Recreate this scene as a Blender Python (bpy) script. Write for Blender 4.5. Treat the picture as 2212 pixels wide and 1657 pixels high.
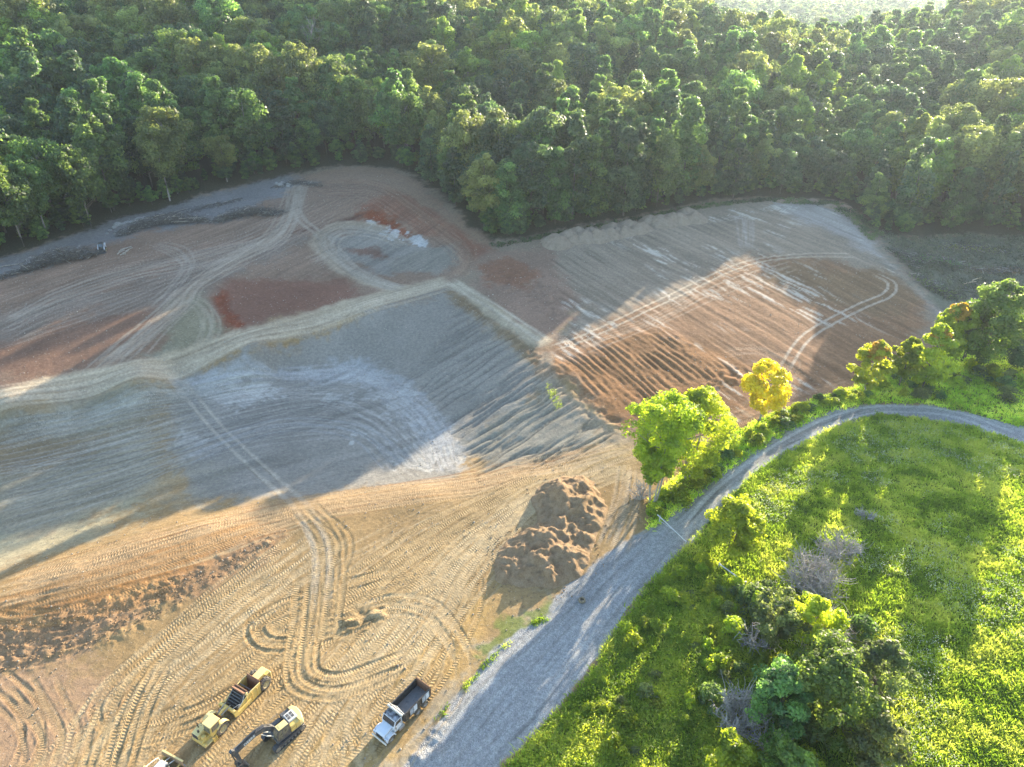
import bpy, bmesh, math, random
import numpy as np
from mathutils import Vector, Matrix

# ------------------------------------------------------------------ scene, camera, sky, sun
for _o in list(bpy.data.objects):
    bpy.data.objects.remove(_o)
SC = bpy.context.scene
COL = SC.collection
R = math.radians
SC.render.engine = 'CYCLES'
SC.cycles.use_denoising = True
SC.cycles.max_bounces = 6
SC.cycles.diffuse_bounces = 3
SC.cycles.glossy_bounces = 2
SC.cycles.transmission_bounces = 3
SC.cycles.transparent_max_bounces = 6
SC.cycles.volume_bounces = 1
SC.cycles.sample_clamp_indirect = 6

CAM_H, PITCH, HFOV = 80.0, 31.0, 72.0
cam_d = bpy.data.cameras.new('camera')
cam = bpy.data.objects.new('camera', cam_d)
COL.objects.link(cam)
cam.location = (0, 0, CAM_H)
cam.rotation_euler = (R(90 - PITCH), 0, 0)
cam_d.sensor_fit = 'HORIZONTAL'
cam_d.angle = R(HFOV)
cam_d.clip_start = 1.0
cam_d.clip_end = 12000
SC.camera = cam

SUN_EL, SUN_AZ = 12.5, 57.0          # azimuth counted from +X towards +Y
SUNV = np.array([math.cos(R(SUN_EL)) * math.cos(R(SUN_AZ)), math.cos(R(SUN_EL)) * math.sin(R(SUN_AZ)), math.sin(R(SUN_EL))])
world = bpy.data.worlds.new('World')
SC.world = world
world.use_nodes = True
_nt = world.node_tree
_sky = _nt.nodes.new('ShaderNodeTexSky')
_sky.sky_type = 'NISHITA'
_sky.sun_disc = False
_sky.sun_elevation = R(SUN_EL)
_sky.sun_rotation = R(90 - SUN_AZ)
_sky.altitude = 200
_sky.air_density = 1.0
_sky.dust_density = 1.0
_sky.ozone_density = 1.2
_bg = _nt.nodes['Background']
_bg.inputs['Strength'].default_value = 0.15
_nt.links.new(_sky.outputs[0], _bg.inputs['Color'])
sun_d = bpy.data.lights.new('sun', 'SUN')
sun_d.energy = 4.5
sun_d.angle = R(0.5)
sun_d.color = (1.0, 0.86, 0.64)
sun = bpy.data.objects.new('sun', sun_d)
COL.objects.link(sun)
sun.rotation_euler = Vector(SUNV).to_track_quat('Z', 'Y').to_euler()
sun.location = (200, 300, 200)
SC.view_settings.view_transform = 'Standard'
SC.view_settings.look = 'None'
SC.view_settings.gamma = 1.0
SC.view_settings.exposure = 2.05
SC.view_settings.use_curve_mapping = False

rng = np.random.default_rng(7)
random.seed(7)

# ------------------------------------------------------------------ small helpers
def tag(o, label=None, cat=None, group=None, kind=None):
    if label: o['label'] = label
    if cat: o['category'] = cat
    if group: o['group'] = group
    if kind: o['kind'] = kind
    return o

def empty(name, loc, rz=0.0, scale=1.0):
    o = bpy.data.objects.new(name, None)
    o.empty_display_size = 0.3
    COL.objects.link(o)
    o.location = loc
    o.rotation_euler = (0, 0, rz)
    o.scale = (scale,) * 3 if not hasattr(scale, '__len__') else scale
    return o

def mesh_np(name, verts, faces, mats=(), smooth=False):
    """verts (n,3), faces: (m,3) or (m,4) int array"""
    me = bpy.data.meshes.new(name)
    v = np.asarray(verts, dtype=np.float32); f = np.asarray(faces, dtype=np.int32)
    k = f.shape[1]
    me.vertices.add(len(v)); me.vertices.foreach_set('co', v.ravel())
    me.loops.add(f.size); me.loops.foreach_set('vertex_index', f.ravel())
    me.polygons.add(len(f))
    me.polygons.foreach_set('loop_start', np.arange(0, f.size, k, dtype=np.int32))
    try: me.polygons.foreach_set('loop_total', np.full(len(f), k, dtype=np.int32))
    except Exception: pass
    if smooth: me.polygons.foreach_set('use_smooth', np.ones(len(f), dtype=bool))
    for m in mats: me.materials.append(m)
    me.update(calc_edges=True)
    return me

def obj(name, me, parent=None, loc=None):
    o = bpy.data.objects.new(name, me)
    COL.objects.link(o)
    if parent: o.parent = parent
    if loc is not None: o.location = loc
    return o

class MB:
    """collects boxes, cylinders, prisms and tubes; build() links them as one mesh object"""
    def __init__(self): self.v = []; self.f = []; self.mi = []; self.m = 0
    def add(self, vs, fs):
        b = len(self.v); self.v += [tuple(p) for p in vs]
        for f in fs: self.f.append(tuple(b + i for i in f)); self.mi.append(self.m)
        return self
    def box(self, c, s, rot=None, taper=1.0, ch=0.0):
        x, y, z = s[0] / 2, s[1] / 2, s[2] / 2
        if ch <= 0:
            vs = [(-x, -y, -z), (x, -y, -z), (x, y, -z), (-x, y, -z)] + [(a * taper, b * taper, z) for a, b in ((-x, -y), (x, -y), (x, y), (-x, y))]
            fs = [(3, 2, 1, 0), (4, 5, 6, 7), (0, 1, 5, 4), (1, 2, 6, 5), (2, 3, 7, 6), (3, 0, 4, 7)]
        else:
            ch = min(ch, x * .9, y * .9, z * .9)
            def ring(ax, ay, zz): return [(-ax + ch, -ay, zz), (ax - ch, -ay, zz), (ax, -ay + ch, zz), (ax, ay - ch, zz), (ax - ch, ay, zz), (-ax + ch, ay, zz), (-ax, ay - ch, zz), (-ax, -ay + ch, zz)]
            def ring2(ax, ay, zz): return [(p[0] * (ax - ch) / ax, p[1] * (ay - ch) / ay, zz) for p in ring(ax, ay, zz)]
            vs = ring(x, y, -z) + ring(x, y, z - ch) + ring2(x, y, z)
            fs = [tuple(range(7, -1, -1)), tuple(range(16, 24))]
            for k in (0, 8):
                for i in range(8): fs.append((k + i, k + (i + 1) % 8, k + 8 + (i + 1) % 8, k + 8 + i))
        M = Matrix.Translation(c) @ (rot if rot else Matrix())
        return self.add([M @ Vector(p) for p in vs], fs)
    def cyl(self, a, b, r0, r1=None, n=14, caps=True):
        a, b = Vector(a), Vector(b); r1 = r0 if r1 is None else r1
        q = (b - a).to_track_quat('Z', 'Y')
        vs = []
        for c, r in ((a, r0), (b, r1)):
            for i in range(n):
                t = 2 * math.pi * i / n
                vs.append(c + q @ Vector((r * math.cos(t), r * math.sin(t), 0)))
        fs = [(i, (i + 1) % n, n + (i + 1) % n, n + i) for i in range(n)]
        if caps: fs += [tuple(range(n - 1, -1, -1)), tuple(range(n, 2 * n))]
        return self.add(vs, fs)
    def tube(self, pts, r, n=8, taper=None):
        P = [Vector(p) for p in pts]; vs = []; fs = []
        for k, p in enumerate(P):
            d = (P[min(k + 1, len(P) - 1)] - P[max(k - 1, 0)]).normalized()
            q = d.to_track_quat('Z', 'Y')
            rr = r if taper is None else r + (taper - r) * k / (len(P) - 1)
            for i in range(n):
                t = 2 * math.pi * i / n
                vs.append(p + q @ Vector((rr * math.cos(t), rr * math.sin(t), 0)))
        for k in range(len(P) - 1):
            for i in range(n): fs.append((k * n + i, k * n + (i + 1) % n, (k + 1) * n + (i + 1) % n, (k + 1) * n + i))
        fs += [tuple(range(n - 1, -1, -1)), tuple(range((len(P) - 1) * n, len(P) * n))]
        return self.add(vs, fs)
    def prism(self, poly, y0, y1, M=None):
        """poly: list of (x,z), extruded along y"""
        n = len(poly); vs = [Vector((p[0], y0, p[1])) for p in poly] + [Vector((p[0], y1, p[1])) for p in poly]
        if M is not None: vs = [M @ p for p in vs]
        fs = [tuple(range(n)), tuple(range(2 * n - 1, n - 1, -1))] + [((i + 1) % n, i, n + i, n + (i + 1) % n) for i in range(n)]
        return self.add(vs, fs)
    def ring(self, c, axis, prof, n=22):
        """lathe: prof list of (offset along axis, radius), closed around axis"""
        q = Vector(axis).to_track_quat('Z', 'Y'); c = Vector(c); vs = []; fs = []
        m = len(prof)
        for i in range(n):
            t = 2 * math.pi * i / n
            for (h, r) in prof: vs.append(c + q @ Vector((r * math.cos(t), r * math.sin(t), h)))
        for i in range(n):
            for k in range(m - 1): fs.append((i * m + k, ((i + 1) % n) * m + k, ((i + 1) % n) * m + k + 1, i * m + k + 1))
        return self.add(vs, fs)
    def mesh(self, name, mats, smooth=False):
        me = bpy.data.meshes.new(name)
        me.from_pydata(self.v, [], self.f)
        for m in (mats if isinstance(mats, (list, tuple)) else [mats]): me.materials.append(m)
        me.polygons.foreach_set('material_index', self.mi)
        if smooth:
            me.polygons.foreach_set('use_smooth', [True] * len(me.polygons))
            try: me.set_sharp_from_angle(angle=R(35))
            except Exception: pass
        bm = bmesh.new(); bm.from_mesh(me); bmesh.ops.recalc_face_normals(bm, faces=bm.faces); bm.to_mesh(me); bm.free()
        me.update()
        return me
    def build(self, name, mats, parent=None, smooth=False):
        return obj(name, self.mesh(name, mats, smooth), parent)

# ------------------------------------------------------------------ noise
def _hash(ix, iy, seed):
    h = (ix.astype(np.int64) * 374761393 + iy.astype(np.int64) * 668265263 + seed * 1442695041) & 0xFFFFFFFF
    h = ((h ^ (h >> 13)) * 1274126177) & 0xFFFFFFFF
    h = h ^ (h >> 16)
    return (h & 0xFFFFFF) / float(0xFFFFFF)
def vnoise(x, y, seed=0):
    ix, iy = np.floor(x), np.floor(y); fx, fy = x - ix, y - iy
    fx = fx * fx * (3 - 2 * fx); fy = fy * fy * (3 - 2 * fy)
    a = _hash(ix, iy, seed); b = _hash(ix + 1, iy, seed); c = _hash(ix, iy + 1, seed); d = _hash(ix + 1, iy + 1, seed)
    return (a + (b - a) * fx) * (1 - fy) + (c + (d - c) * fx) * fy
def fbm(x, y, seed=0, octv=4):
    s = 0; a = 0.5; t = 0
    for k in range(octv):
        s = s + a * vnoise(x * 2 ** k + 13.7 * k, y * 2 ** k + 7.1 * k, seed + k); t += a; a *= 0.5
    return s / t
def sstep(a, b, x):
    t = np.clip((x - a) / (b - a), 0, 1); return t * t * (3 - 2 * t)

# ------------------------------------------------------------------ node helpers
def new_mat(name):
    m = bpy.data.materials.new(name); m.use_nodes = True
    nt = m.node_tree; return m, nt, nt.nodes['Principled BSDF']
def N(nt, t, **kw):
    n = nt.nodes.new(t)
    for k, v in kw.items():
        if k in n.inputs: n.inputs[k].default_value = v
        else: setattr(n, k, v)
    return n
def ramp(nt, fac, stops):
    r = nt.nodes.new('ShaderNodeValToRGB')
    els = r.color_ramp.elements
    while len(els) < len(stops): els.new(0.5)
    for e, (p, c) in zip(els, stops): e.position = p; e.color = (*c, 1) if len(c) == 3 else c
    nt.links.new(fac, r.inputs[0]); return r.outputs[0]
def math_n(nt, op, a, b=None, c=None):
    n = nt.nodes.new('ShaderNodeMath'); n.operation = op
    for i, v in enumerate((a, b, c)):
        if v is None: continue
        if isinstance(v, (int, float)): n.inputs[i].default_value = v
        else: nt.links.new(v, n.inputs[i])
    return n.outputs[0]
def mixc(nt, fac, a, b, mode='MIX'):
    n = nt.nodes.new('ShaderNodeMix'); n.data_type = 'RGBA'; n.blend_type = mode
    for s, v in ((n.inputs[0], fac), (n.inputs[6], a), (n.inputs[7], b)):
        if isinstance(v, (int, float)): s.default_value = v
        elif isinstance(v, tuple): s.default_value = (*v, 1) if len(v) == 3 else v
        else: nt.links.new(v, s)
    return n.outputs[2]
# ------------------------------------------------------------------ terrain: surveyed spot heights -> smooth surface
_F = 1106.0 / math.tan(R(HFOV / 2)); _cp, _sp = math.cos(R(PITCH)), math.sin(R(PITCH))
def ray(px, py):
    a = (px - 1106.0) / _F; b = -(py - 828.5) / _F
    return np.array([a, _cp + b * _sp, -_sp + b * _cp])
def P(px, py, z=0.0):
    d = ray(px, py); t = (z - CAM_H) / d[2]
    return np.array([0, 0, CAM_H]) + d * t

SPOT = [  # survey sheet: sheet x, sheet y, level
 (-100,1657,0),(0,1657,0),(300,1657,0),(700,1657,0),(1000,1657,0),(1300,1657,.5),(1700,1657,1),(2212,1657,2),(-100,2200,0),(1106,2300,0),(2300,2200,2),
 (0,1480,.3),(400,1430,0),(800,1400,0),(1000,1300,0),(1300,1300,0),(1500,1300,.6),(1800,1300,1.5),(2212,1300,3),(600,1230,.2),(900,1150,.1),(1200,1180,0),(500,1560,0),
 (0,1290,3.2),(150,1235,3.2),(300,1190,3),(450,1140,2.4),(600,1092,1.2),(-150,1330,3),
 (0,1425,.5),(150,1390,.4),(330,1310,.3),(480,1225,.2),(610,1150,.1),
 (0,1215,.2),(150,1165,-.4),(250,1130,-.8),(450,1090,-1.0),(640,1062,-.9),(800,1048,-.8),(1000,1035,-.6),(-150,1230,0),
 (700,1085,.4),(900,1065,.4),(1100,1035,.4),(1250,1000,.5),
 (0,1050,-1.5),(0,960,-1.2),(200,1000,-1.8),(400,1000,-2),(600,950,-2),(800,900,-2),(900,920,-2),(950,980,-2),(700,1010,-1.9),(900,1015,-1.8),
 (0,905,0),(200,870,-.3),(380,822,-1),(600,797,-2),(700,780,-2),(780,778,-2),(880,835,-2),(970,925,-2),(1012,1000,-1.6),
 (0,850,3),(300,790,3.5),(560,720,4),(800,645,4.5),(970,605,5),(-200,890,3),
 (0,878,2.5),(300,817,2.9),(560,747,3.4),(800,670,3.9),(965,630,4.5),
 (1060,660,4.3),(1150,735,3.8),(1190,800,3),(1260,885,2),(1340,950,1),(1400,1010,.5),
 (1250,740,3.5),(1400,720,4.5),(1600,700,4.5),(1800,750,3.5),(1900,820,2.5),(1600,560,7),(1800,520,8),(1950,600,6),(2000,660,4),(1700,880,2),(1560,905,1.5),(1420,880,1.7),(1300,830,2.6),
 (1250,600,5.5),(1200,530,7),(1400,490,8),(1600,440,9),(1800,450,9),(1100,570,6),(1050,615,5.1),
 (1060,528,7),(1000,480,9),(930,420,12),(850,370,14),(700,375,13),(560,390,12),(350,450,10),(150,510,9),(0,560,8),(-200,600,8),
 (0,620,7.5),(200,580,8),(400,560,8),(400,500,9),(600,480,10),(700,420,12),(800,430,12.2),(770,480,9.5),(850,540,6.8),(950,540,7.2),(900,590,5.5),(640,520,8.6),(720,550,7),
 (490,650,5.4),(600,630,5.2),(740,620,5.0),(480,710,4.6),(600,690,4.8),(462,622,7),(420,640,6.6),(500,600,6.9),(760,595,6),
 (200,660,6.5),(0,740,5),(200,740,4.6),(380,740,4.3),(300,690,5.9),(100,700,6),
 (1500,1100,.5),(1700,1000,1),(1900,950,1.5),(2212,900,3),(2000,1100,2),(2212,1100,3),(1640,910,1.5),(1870,850,2.2),
 (2100,800,2.5),(2212,760,3),(2050,650,3),(2212,640,3.5),(2100,540,4),(2212,520,4.5),(1950,500,5.5),
]
HILL = [ (-250,230,10),(-250,300,25),(-250,400,46),(-250,550,62),(-250,760,55),(-420,300,28),(-420,500,55),(-420,760,60),
 (-120,290,21),(-120,400,48),(-120,550,64),(-120,760,58),(-60,300,18),(0,290,11),(0,350,26),(0,450,44),(0,600,56),(0,760,40),
 (100,290,9),(100,340,18),(100,430,31),(100,540,26),(100,760,0),
 (200,270,7),(200,330,14),(200,420,19),(200,520,4),(200,760,-25),
 (300,230,8),(300,300,15),(300,400,36),(300,500,34),(300,760,-25),(420,200,8),(420,300,20),(420,400,48),(420,560,36),(420,760,-25),
 (-200,60,2),(200,60,4),(-300,150,6),(300,130,6),(0,-60,0),(-300,-60,0),(300,-60,2)]
_pts = np.array([tuple(P(x, y, z)) for x, y, z in SPOT] + HILL)
_X, _Z = _pts[:, :2], _pts[:, 2]
_n = len(_X)
_A = np.zeros((_n + 3, _n + 3)); _A[:_n, :_n] = -np.linalg.norm(_X[:, None] - _X[None], axis=2)
_A[:_n, _n] = 1; _A[:_n, _n + 1:] = _X / 100; _A[_n, :_n] = 1; _A[_n + 1:, :_n] = (_X / 100).T
_w = np.linalg.solve(_A, np.concatenate([_Z, [0, 0, 0]]))
GX0, GY0, GS = -440.0, -80.0, 1.6
_gx = np.arange(GX0, 440, GS); _gy = np.arange(GY0, 790, GS)
def _rbf(q):
    out = np.empty(len(q))
    for i in range(0, len(q), 20000):
        c = q[i:i + 20000]
        r = np.sqrt((c[:, None, 0] - _X[None, :, 0]) ** 2 + (c[:, None, 1] - _X[None, :, 1]) ** 2)
        out[i:i + 20000] = -r @ _w[:_n] + _w[_n] + (c / 100) @ _w[_n + 1:]
    return out
_YY, _XX = np.meshgrid(_gy, _gx, indexing='ij')
_H = _rbf(np.stack([_XX.ravel(), _YY.ravel()], 1)).reshape(_YY.shape)
for _k in range(2):                         # ease the cone tips
    _p = np.pad(_H, 1, mode='edge')
    _H = (_p[:-2, 1:-1] + _p[2:, 1:-1] + _p[1:-1, :-2] + _p[1:-1, 2:] + 2 * _H) / 6
def bil(x, y):
    fx = np.clip((x - GX0) / GS, 0, len(_gx) - 1.001); fy = np.clip((y - GY0) / GS, 0, len(_gy) - 1.001)
    i = fx.astype(int); j = fy.astype(int); fx = fx - i; fy = fy - j
    return (_H[j, i] * (1 - fx) + _H[j, i + 1] * fx) * (1 - fy) + (_H[j + 1, i] * (1 - fx) + _H[j + 1, i + 1] * fx) * fy
def hfar(x, y):
    return -45 + 70 * fbm(x / 700 + 3.3, y / 700, 41, 3) + np.clip(y - 2200, 0, 4000) * 0.03
def hbase(x, y):
    x = np.asarray(x, float); y = np.asarray(y, float)
    h = bil(x, y)
    e = np.maximum(sstep(640, 790, y), sstep(350, 440, np.abs(x)))
    return h * (1 - e) + hfar(x, y) * e
def G(px, py):
    """sheet position -> point on the ground"""
    d = ray(px, py); o = np.array([0, 0, CAM_H]); z = 0.0
    t = 40 + np.arange(0, 900, 0.5); q = o + d[None] * t[:, None]
    below = q[:, 2] < hbase(q[:, 0], q[:, 1])
    k = int(np.argmax(below)) if below.any() else len(t) - 1
    lo, hi = t[max(k - 1, 0)], t[k]
    for _ in range(12):
        m = (lo + hi) / 2; p = o + d * m
        if p[2] < hbase(p[0:1], p[1:2])[0]: hi = m
        else: lo = m
    p = o + d * hi; return np.array([p[0], p[1]])
def GL(pts): return np.array([G(*p) for p in pts])

# ------------------------------------------------------------------ ground grid (finer near the machines, coarser towards the hills)
_ys = [-70, -40, -15, 5, 20, 30, 37]; _y = 41.0
while _y < 300:
    _ys.append(_y); _y += 0.19 * (math.hypot(_y, 80) / 100) ** 1.6
while _y < 5200:
    _ys.append(_y); _y += 2.0 + (_y - 300) * 0.02
ROWS = np.array(_ys); NC = 900
UU = np.linspace(-1, 1, NC)
def halfw(y): return np.maximum(0.76 * y + 38, 60.0)
VY = np.repeat(ROWS[:, None], NC, 1); VX = UU[None] * halfw(VY)
VZ = hbase(VX.ravel(), VY.ravel()).reshape(VX.shape)
NRW = len(ROWS)

def sdist(poly, x, y):
    """signed distance to polygon (negative inside)"""
    d = np.full(x.shape, 1e9); ins = np.zeros(x.shape, bool); n = len(poly)
    for i in range(n):
        ax, ay = poly[i]; bx, by = poly[(i + 1) % n]
        ex, ey = bx - ax, by - ay; wx, wy = x - ax, y - ay
        t = np.clip((wx * ex + wy * ey) / (ex * ex + ey * ey + 1e-9), 0, 1)
        d = np.minimum(d, (wx - ex * t) ** 2 + (wy - ey * t) ** 2)
        c = ((ay <= y) & (by > y)) | ((by <= y) & (ay > y))
        with np.errstate(divide='ignore', invalid='ignore'):
            xi = ax + (y - ay) * ex / (by - ay)
        ins ^= c & (x < xi)
    d = np.sqrt(d); return np.where(ins, -d, d)
def pmask(poly, feather, warp=0.0, wl=6.0, seed=3, X=None, Y=None):
    X = VX if X is None else X; Y = VY if Y is None else Y
    out = np.zeros(X.shape); m = feather + warp * 4 + 1
    sel = (X > poly[:, 0].min() - m) & (X < poly[:, 0].max() + m) & (Y > poly[:, 1].min() - m) & (Y < poly[:, 1].max() + m)
    if not sel.any(): return out
    x, y = X[sel], Y[sel]; sd = sdist(poly, x, y)
    if warp: sd = sd + (fbm(x / wl, y / wl, seed, 5) - 0.5) * 2.6 * warp + (fbm(x / (wl * 3), y / (wl * 3), seed + 50, 2) - .5) * 2.4 * warp + (fbm(x / 1.1, y / 1.1, seed + 70, 3) - .5) * 1.8 * warp
    out[sel] = sstep(feather, -feather, sd)
    return out

# forest edge, seen from the site
EDGE = GL([(-260,600),(-120,585),(0,556),(150,508),(350,446),(480,405),(560,388),(640,372),(740,358),(850,362),(905,385),(960,430),(1005,475),(1060,525),(1130,512),(1250,488),(1400,462),(1520,437),(1640,425),(1800,432),(1850,455),(1905,505),(1960,512),(2080,500),(2212,510),(2330,520)])
FOREST = np.array([tuple(p) for p in EDGE] + [(5000, EDGE[-1][1]), (5000, 6000), (-5000, 6000), (-5000, EDGE[0][1])])
ROAD = GL([(870,1662),(930,1570),(1000,1490),(1075,1405),(1110,1380),(1190,1330),(1225,1268),(1300,1205),(1370,1160),(1420,1135),(1490,1090),(1560,1025),(1620,985),(1700,938),(1800,888),(1900,871),(2000,874),(2100,893),(2212,925),(2330,965),
           (2330,1010),(2212,960),(2100,920),(2000,905),(1900,893),(1800,923),(1700,975),(1640,1012),(1560,1090),(1490,1172),(1450,1210),(1410,1250),(1350,1330),(1310,1390),(1270,1460),(1180,1560),(1085,1662),(1020,1760),(780,1760)])
MEADOW = GL([(1085,1662),(1180,1560),(1270,1460),(1310,1390),(1350,1330),(1410,1250),(1450,1210),(1490,1172),(1560,1090),(1640,1012),(1700,975),(1800,923),(1900,893),(2000,905),(2100,920),(2212,960),(2330,1010),(2700,1300),(2700,1800),(1020,1800)])
HEDGE = GL([(1398,1150),(1400,1090),(1440,1050),(1510,990),(1580,940),(1640,905),(1750,866),(1850,835),(1900,810),(1960,790),(2040,750),(2060,680),(2110,650),(2212,640),(2330,640),(2330,965),(2212,925),(2100,893),(2000,874),(1900,871),(1800,888),(1700,938),(1620,985),(1560,1025),(1490,1090),(1420,1135)])

ALB = np.empty(VX.shape + (3,)); ALB[:] = (0.305, 0.218, 0.127)
ALB[VY > 165] = (0.25, 0.20, 0.155)
def paint(poly_s, col, feather=1.5, warp=1.5, wl=7.0, op=1.0, seed=5, poly=None):
    pw = GL(poly_s) if poly is None else poly
    if poly is None: feather *= 1.5; warp *= 1.35
    m = pmask(pw, feather, warp, wl, seed)[..., None] * op
    ALB[:] = ALB * (1 - m) + np.array(col) * m
    return m[..., 0]
paint([(0,560),(150,510),(350,450),(560,390),(700,375),(850,365),(930,415),(1010,480),(1065,528),(1000,600),(800,640),(560,715),(300,785),(0,845),(-200,900),(-200,600)], (0.245,0.178,0.138), 1.5, 2)
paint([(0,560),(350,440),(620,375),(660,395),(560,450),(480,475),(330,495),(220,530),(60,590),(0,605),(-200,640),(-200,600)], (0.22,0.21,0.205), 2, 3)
paint([(-100,720),(0,690),(150,640),(300,600),(420,570),(560,540),(640,520),(480,600),(420,660),(250,700),(60,750),(-100,790)], (0.225,0.185,0.155), 3, 4)
paint([(462,640),(500,603),(760,597),(772,635),(700,668),(490,722)], (0.205,0.12,0.092), 1.4, 1.6)
paint([(462,640),(480,628),(530,705),(490,722)], (0.19,0.075,0.05), .8, 1.0)
paint([(770,445),(860,400),(930,425),(1060,528),(1030,560),(990,535),(900,500),(830,470),(790,480)], (0.235,0.125,0.09), 2, 2)
paint([(770,460),(810,440),(860,470),(900,520),(860,525),(800,490)], (0.21,0.075,0.045), 1.2, 2)
paint([(620,505),(780,470),(800,455),(760,470),(640,500)], (0.12,0.065,0.05), .8, .8)
paint([(640,390),(740,362),(850,366),(930,418),(1010,480),(1062,528),(1040,530),(900,440),(820,395),(720,385)], (0.29,0.21,0.16), 1.5, 1.5)
paint([(-100,790),(0,745),(100,705),(300,665),(410,690),(330,770),(160,815),(0,838),(-100,860)], (0.21,0.135,0.102), 4, 4)
paint([(700,510),(800,488),(900,520),(1000,540),(965,590),(800,595),(720,560)], (0.27,0.245,0.215), 1.5, 2)
paint([(830,560),(990,520),(1000,560),(950,590),(850,590)], (0.26,0.235,0.20), 1, 1)
paint([(735,535),(830,530),(860,560),(800,565)], (0.19,0.125,0.10), 1.2, 1.5)
paint([(800,480),(850,495),(860,512),(810,500)], (0.55,0.54,0.52), .3, 2.5, 2.0, .8, 8)
paint([(885,505),(915,520),(910,535),(890,525)], (0.55,0.54,0.52), .3, 2.0, 2.0, .8, 9)
paint([(365,655),(420,635),(480,720),(380,775)], (0.25,0.225,0.165), 2, 2)
# grey cut and pad
GREY = [(375,818),(560,752),(800,677),(968,630),(1010,650),(1150,762),(1185,830),(1110,900),(1030,1000),(1000,1042),(820,1052),(640,1065),(420,1080),(372,960)]
paint(GREY, (0.27,0.25,0.222), 2, 2.5)
PADW = [(380,822),(600,802),(780,783),(870,835),(965,930),(1008,1005),(985,1040),(640,1060),(410,1075),(372,955)]
paint(PADW, (0.255,0.24,0.216), 1, 1)
paint([(380,822),(600,797),(790,780),(880,835),(975,930),(1012,1000),(985,1020),(900,900),(780,815),(600,815),(440,850)], (0.40,0.40,0.395), 1.5, 2.0, 4.0, .75, 12)
for _q in [(570,842,60,14),(800,862,34,10),(850,850,28,9),(870,880,30,8),(715,865,14,6),(410,950,40,18),(470,955,18,8),(845,905,22,7),(760,945,14,5),(520,850,60,22),(925,985,60,30)]:
    _x, _yq, _rx, _ry = _q
    paint([(_x - _rx, _yq), (_x - _rx * .4, _yq - _ry), (_x + _rx * .7, _yq - _ry * .8), (_x + _rx, _yq + _ry * .3), (_x + _rx * .3, _yq + _ry), (_x - _rx * .6, _yq + _ry * .7)], (0.46,0.45,0.425), .3, 2.2, 2.4, .65, int(_x))
paint([(-150,900),(0,885),(200,865),(378,818),(372,950),(415,1078),(250,1125),(0,1205),(-150,1240)], (0.285,0.26,0.205), 7, 4)
paint([(-150,960),(0,950),(250,900),(330,910),(200,975),(0,1030),(-150,1050)], (0.225,0.18,0.125), 3, 3, 9)
paint([(-150,900),(0,895),(250,862),(370,845),(250,880),(0,925),(-150,940)], (0.40,0.385,0.33), 2, 3, 5, .55)
paint([(-100,1180),(0,1160),(260,1100),(300,1105),(200,1160),(0,1225),(-100,1250)], (0.37,0.33,0.235), 2, 3, 6, .8)
paint([(985,648),(1060,668),(1150,742),(1195,810),(1270,890),(1345,955),(1200,1015),(1020,1040),(1015,1000),(1000,930),(1110,880),(1180,820),(1110,740)], (0.30,0.275,0.23), 2.5, 2)
paint([(980,632),(1050,655),(1150,738),(1175,800),(1130,760),(1050,690),(985,655)], (0.235,0.18,0.125), 1.2, 1.6)
# field on the right
paint([(1182,745),(1230,690),(1190,540),(1500,450),(1640,426),(1800,436),(1860,470),(1960,600),(2060,690),(1950,790),(1850,840),(1640,908),(1560,955),(1400,935),(1320,910),(1200,800)], (0.27,0.225,0.18), 1.5, 1.5)
paint([(1185,752),(1300,697),(1450,640),(1620,560),(1800,562),(1925,605),(2010,655),(1960,790),(1850,842),(1640,908),(1560,955),(1400,935),(1320,910),(1200,800)], (0.245,0.152,0.100), 2, 2)
paint([(1195,790),(1300,735),(1430,705),(1560,770),(1610,795),(1545,865),(1420,890),(1330,908),(1260,850)], (0.245,0.14,0.08), 2.5, 3)
paint([(1660,600),(1720,570),(1900,590),(1990,650),(1900,690),(1780,650)], (0.20,0.135,0.088), 3, 3)
paint([(1650,430),(1800,440),(1960,600),(2060,690),(2010,660),(1900,560),(1800,500),(1700,470)], (0.36,0.335,0.31), 2, 2, 6, .8)
paint([(1030,560),(1180,540),(1240,690),(1170,720),(1040,620)], (0.265,0.19,0.15), 2, 2.5)
paint([(1040,580),(1100,565),(1150,590),(1130,620),(1060,610)], (0.24,0.14,0.10), 1.2, 2)
# haul-side berm and the machine yard
paint([(-100,1310),(0,1285),(300,1175),(560,1100),(650,1095),(640,1130),(400,1250),(200,1310),(0,1345),(-100,1360)], (0.33,0.22,0.14), 1.5, 2)
paint([(-80,1325),(0,1305),(200,1235),(420,1165),(620,1120),(600,1140),(400,1250),(200,1320),(0,1345)], (0.30,0.165,0.082), 1.5, 2)
ROUGH = [(-150,1370),(0,1345),(220,1300),(420,1235),(620,1140),(600,1175),(480,1245),(330,1345),(200,1400),(0,1455),(-150,1490)]
paint(ROUGH, (0.275,0.185,0.12), 1.5, 2)
paint([(-50,1480),(60,1450),(260,1420),(230,1560),(160,1680),(-50,1680)], (0.345,0.24,0.165), 3, 3)
paint([(700,1680),(880,1500),(1000,1350),(1060,1240),(1060,1330),(1000,1480),(900,1620),(850,1680)], (0.40,0.275,0.135), 4, 3)
paint([(620,1500),(900,1380),(1010,1330),(960,1500),(820,1680),(620,1680)], (0.385,0.275,0.15), 5, 4, op=.6)
paint([(1000,1420),(1180,1290),(1330,1190),(1390,1150),(1300,1215),(1200,1330),(1090,1400),(1000,1490),(880,1660),(840,1660)], (0.34,0.29,0.22), 1.2, 1.6, 4)
paint([(1060,1400),(1120,1355),(1190,1320),(1180,1350),(1110,1390),(1080,1410)], (0.14,0.17,0.06), .6, 1.6, 2.5, .8)
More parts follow.
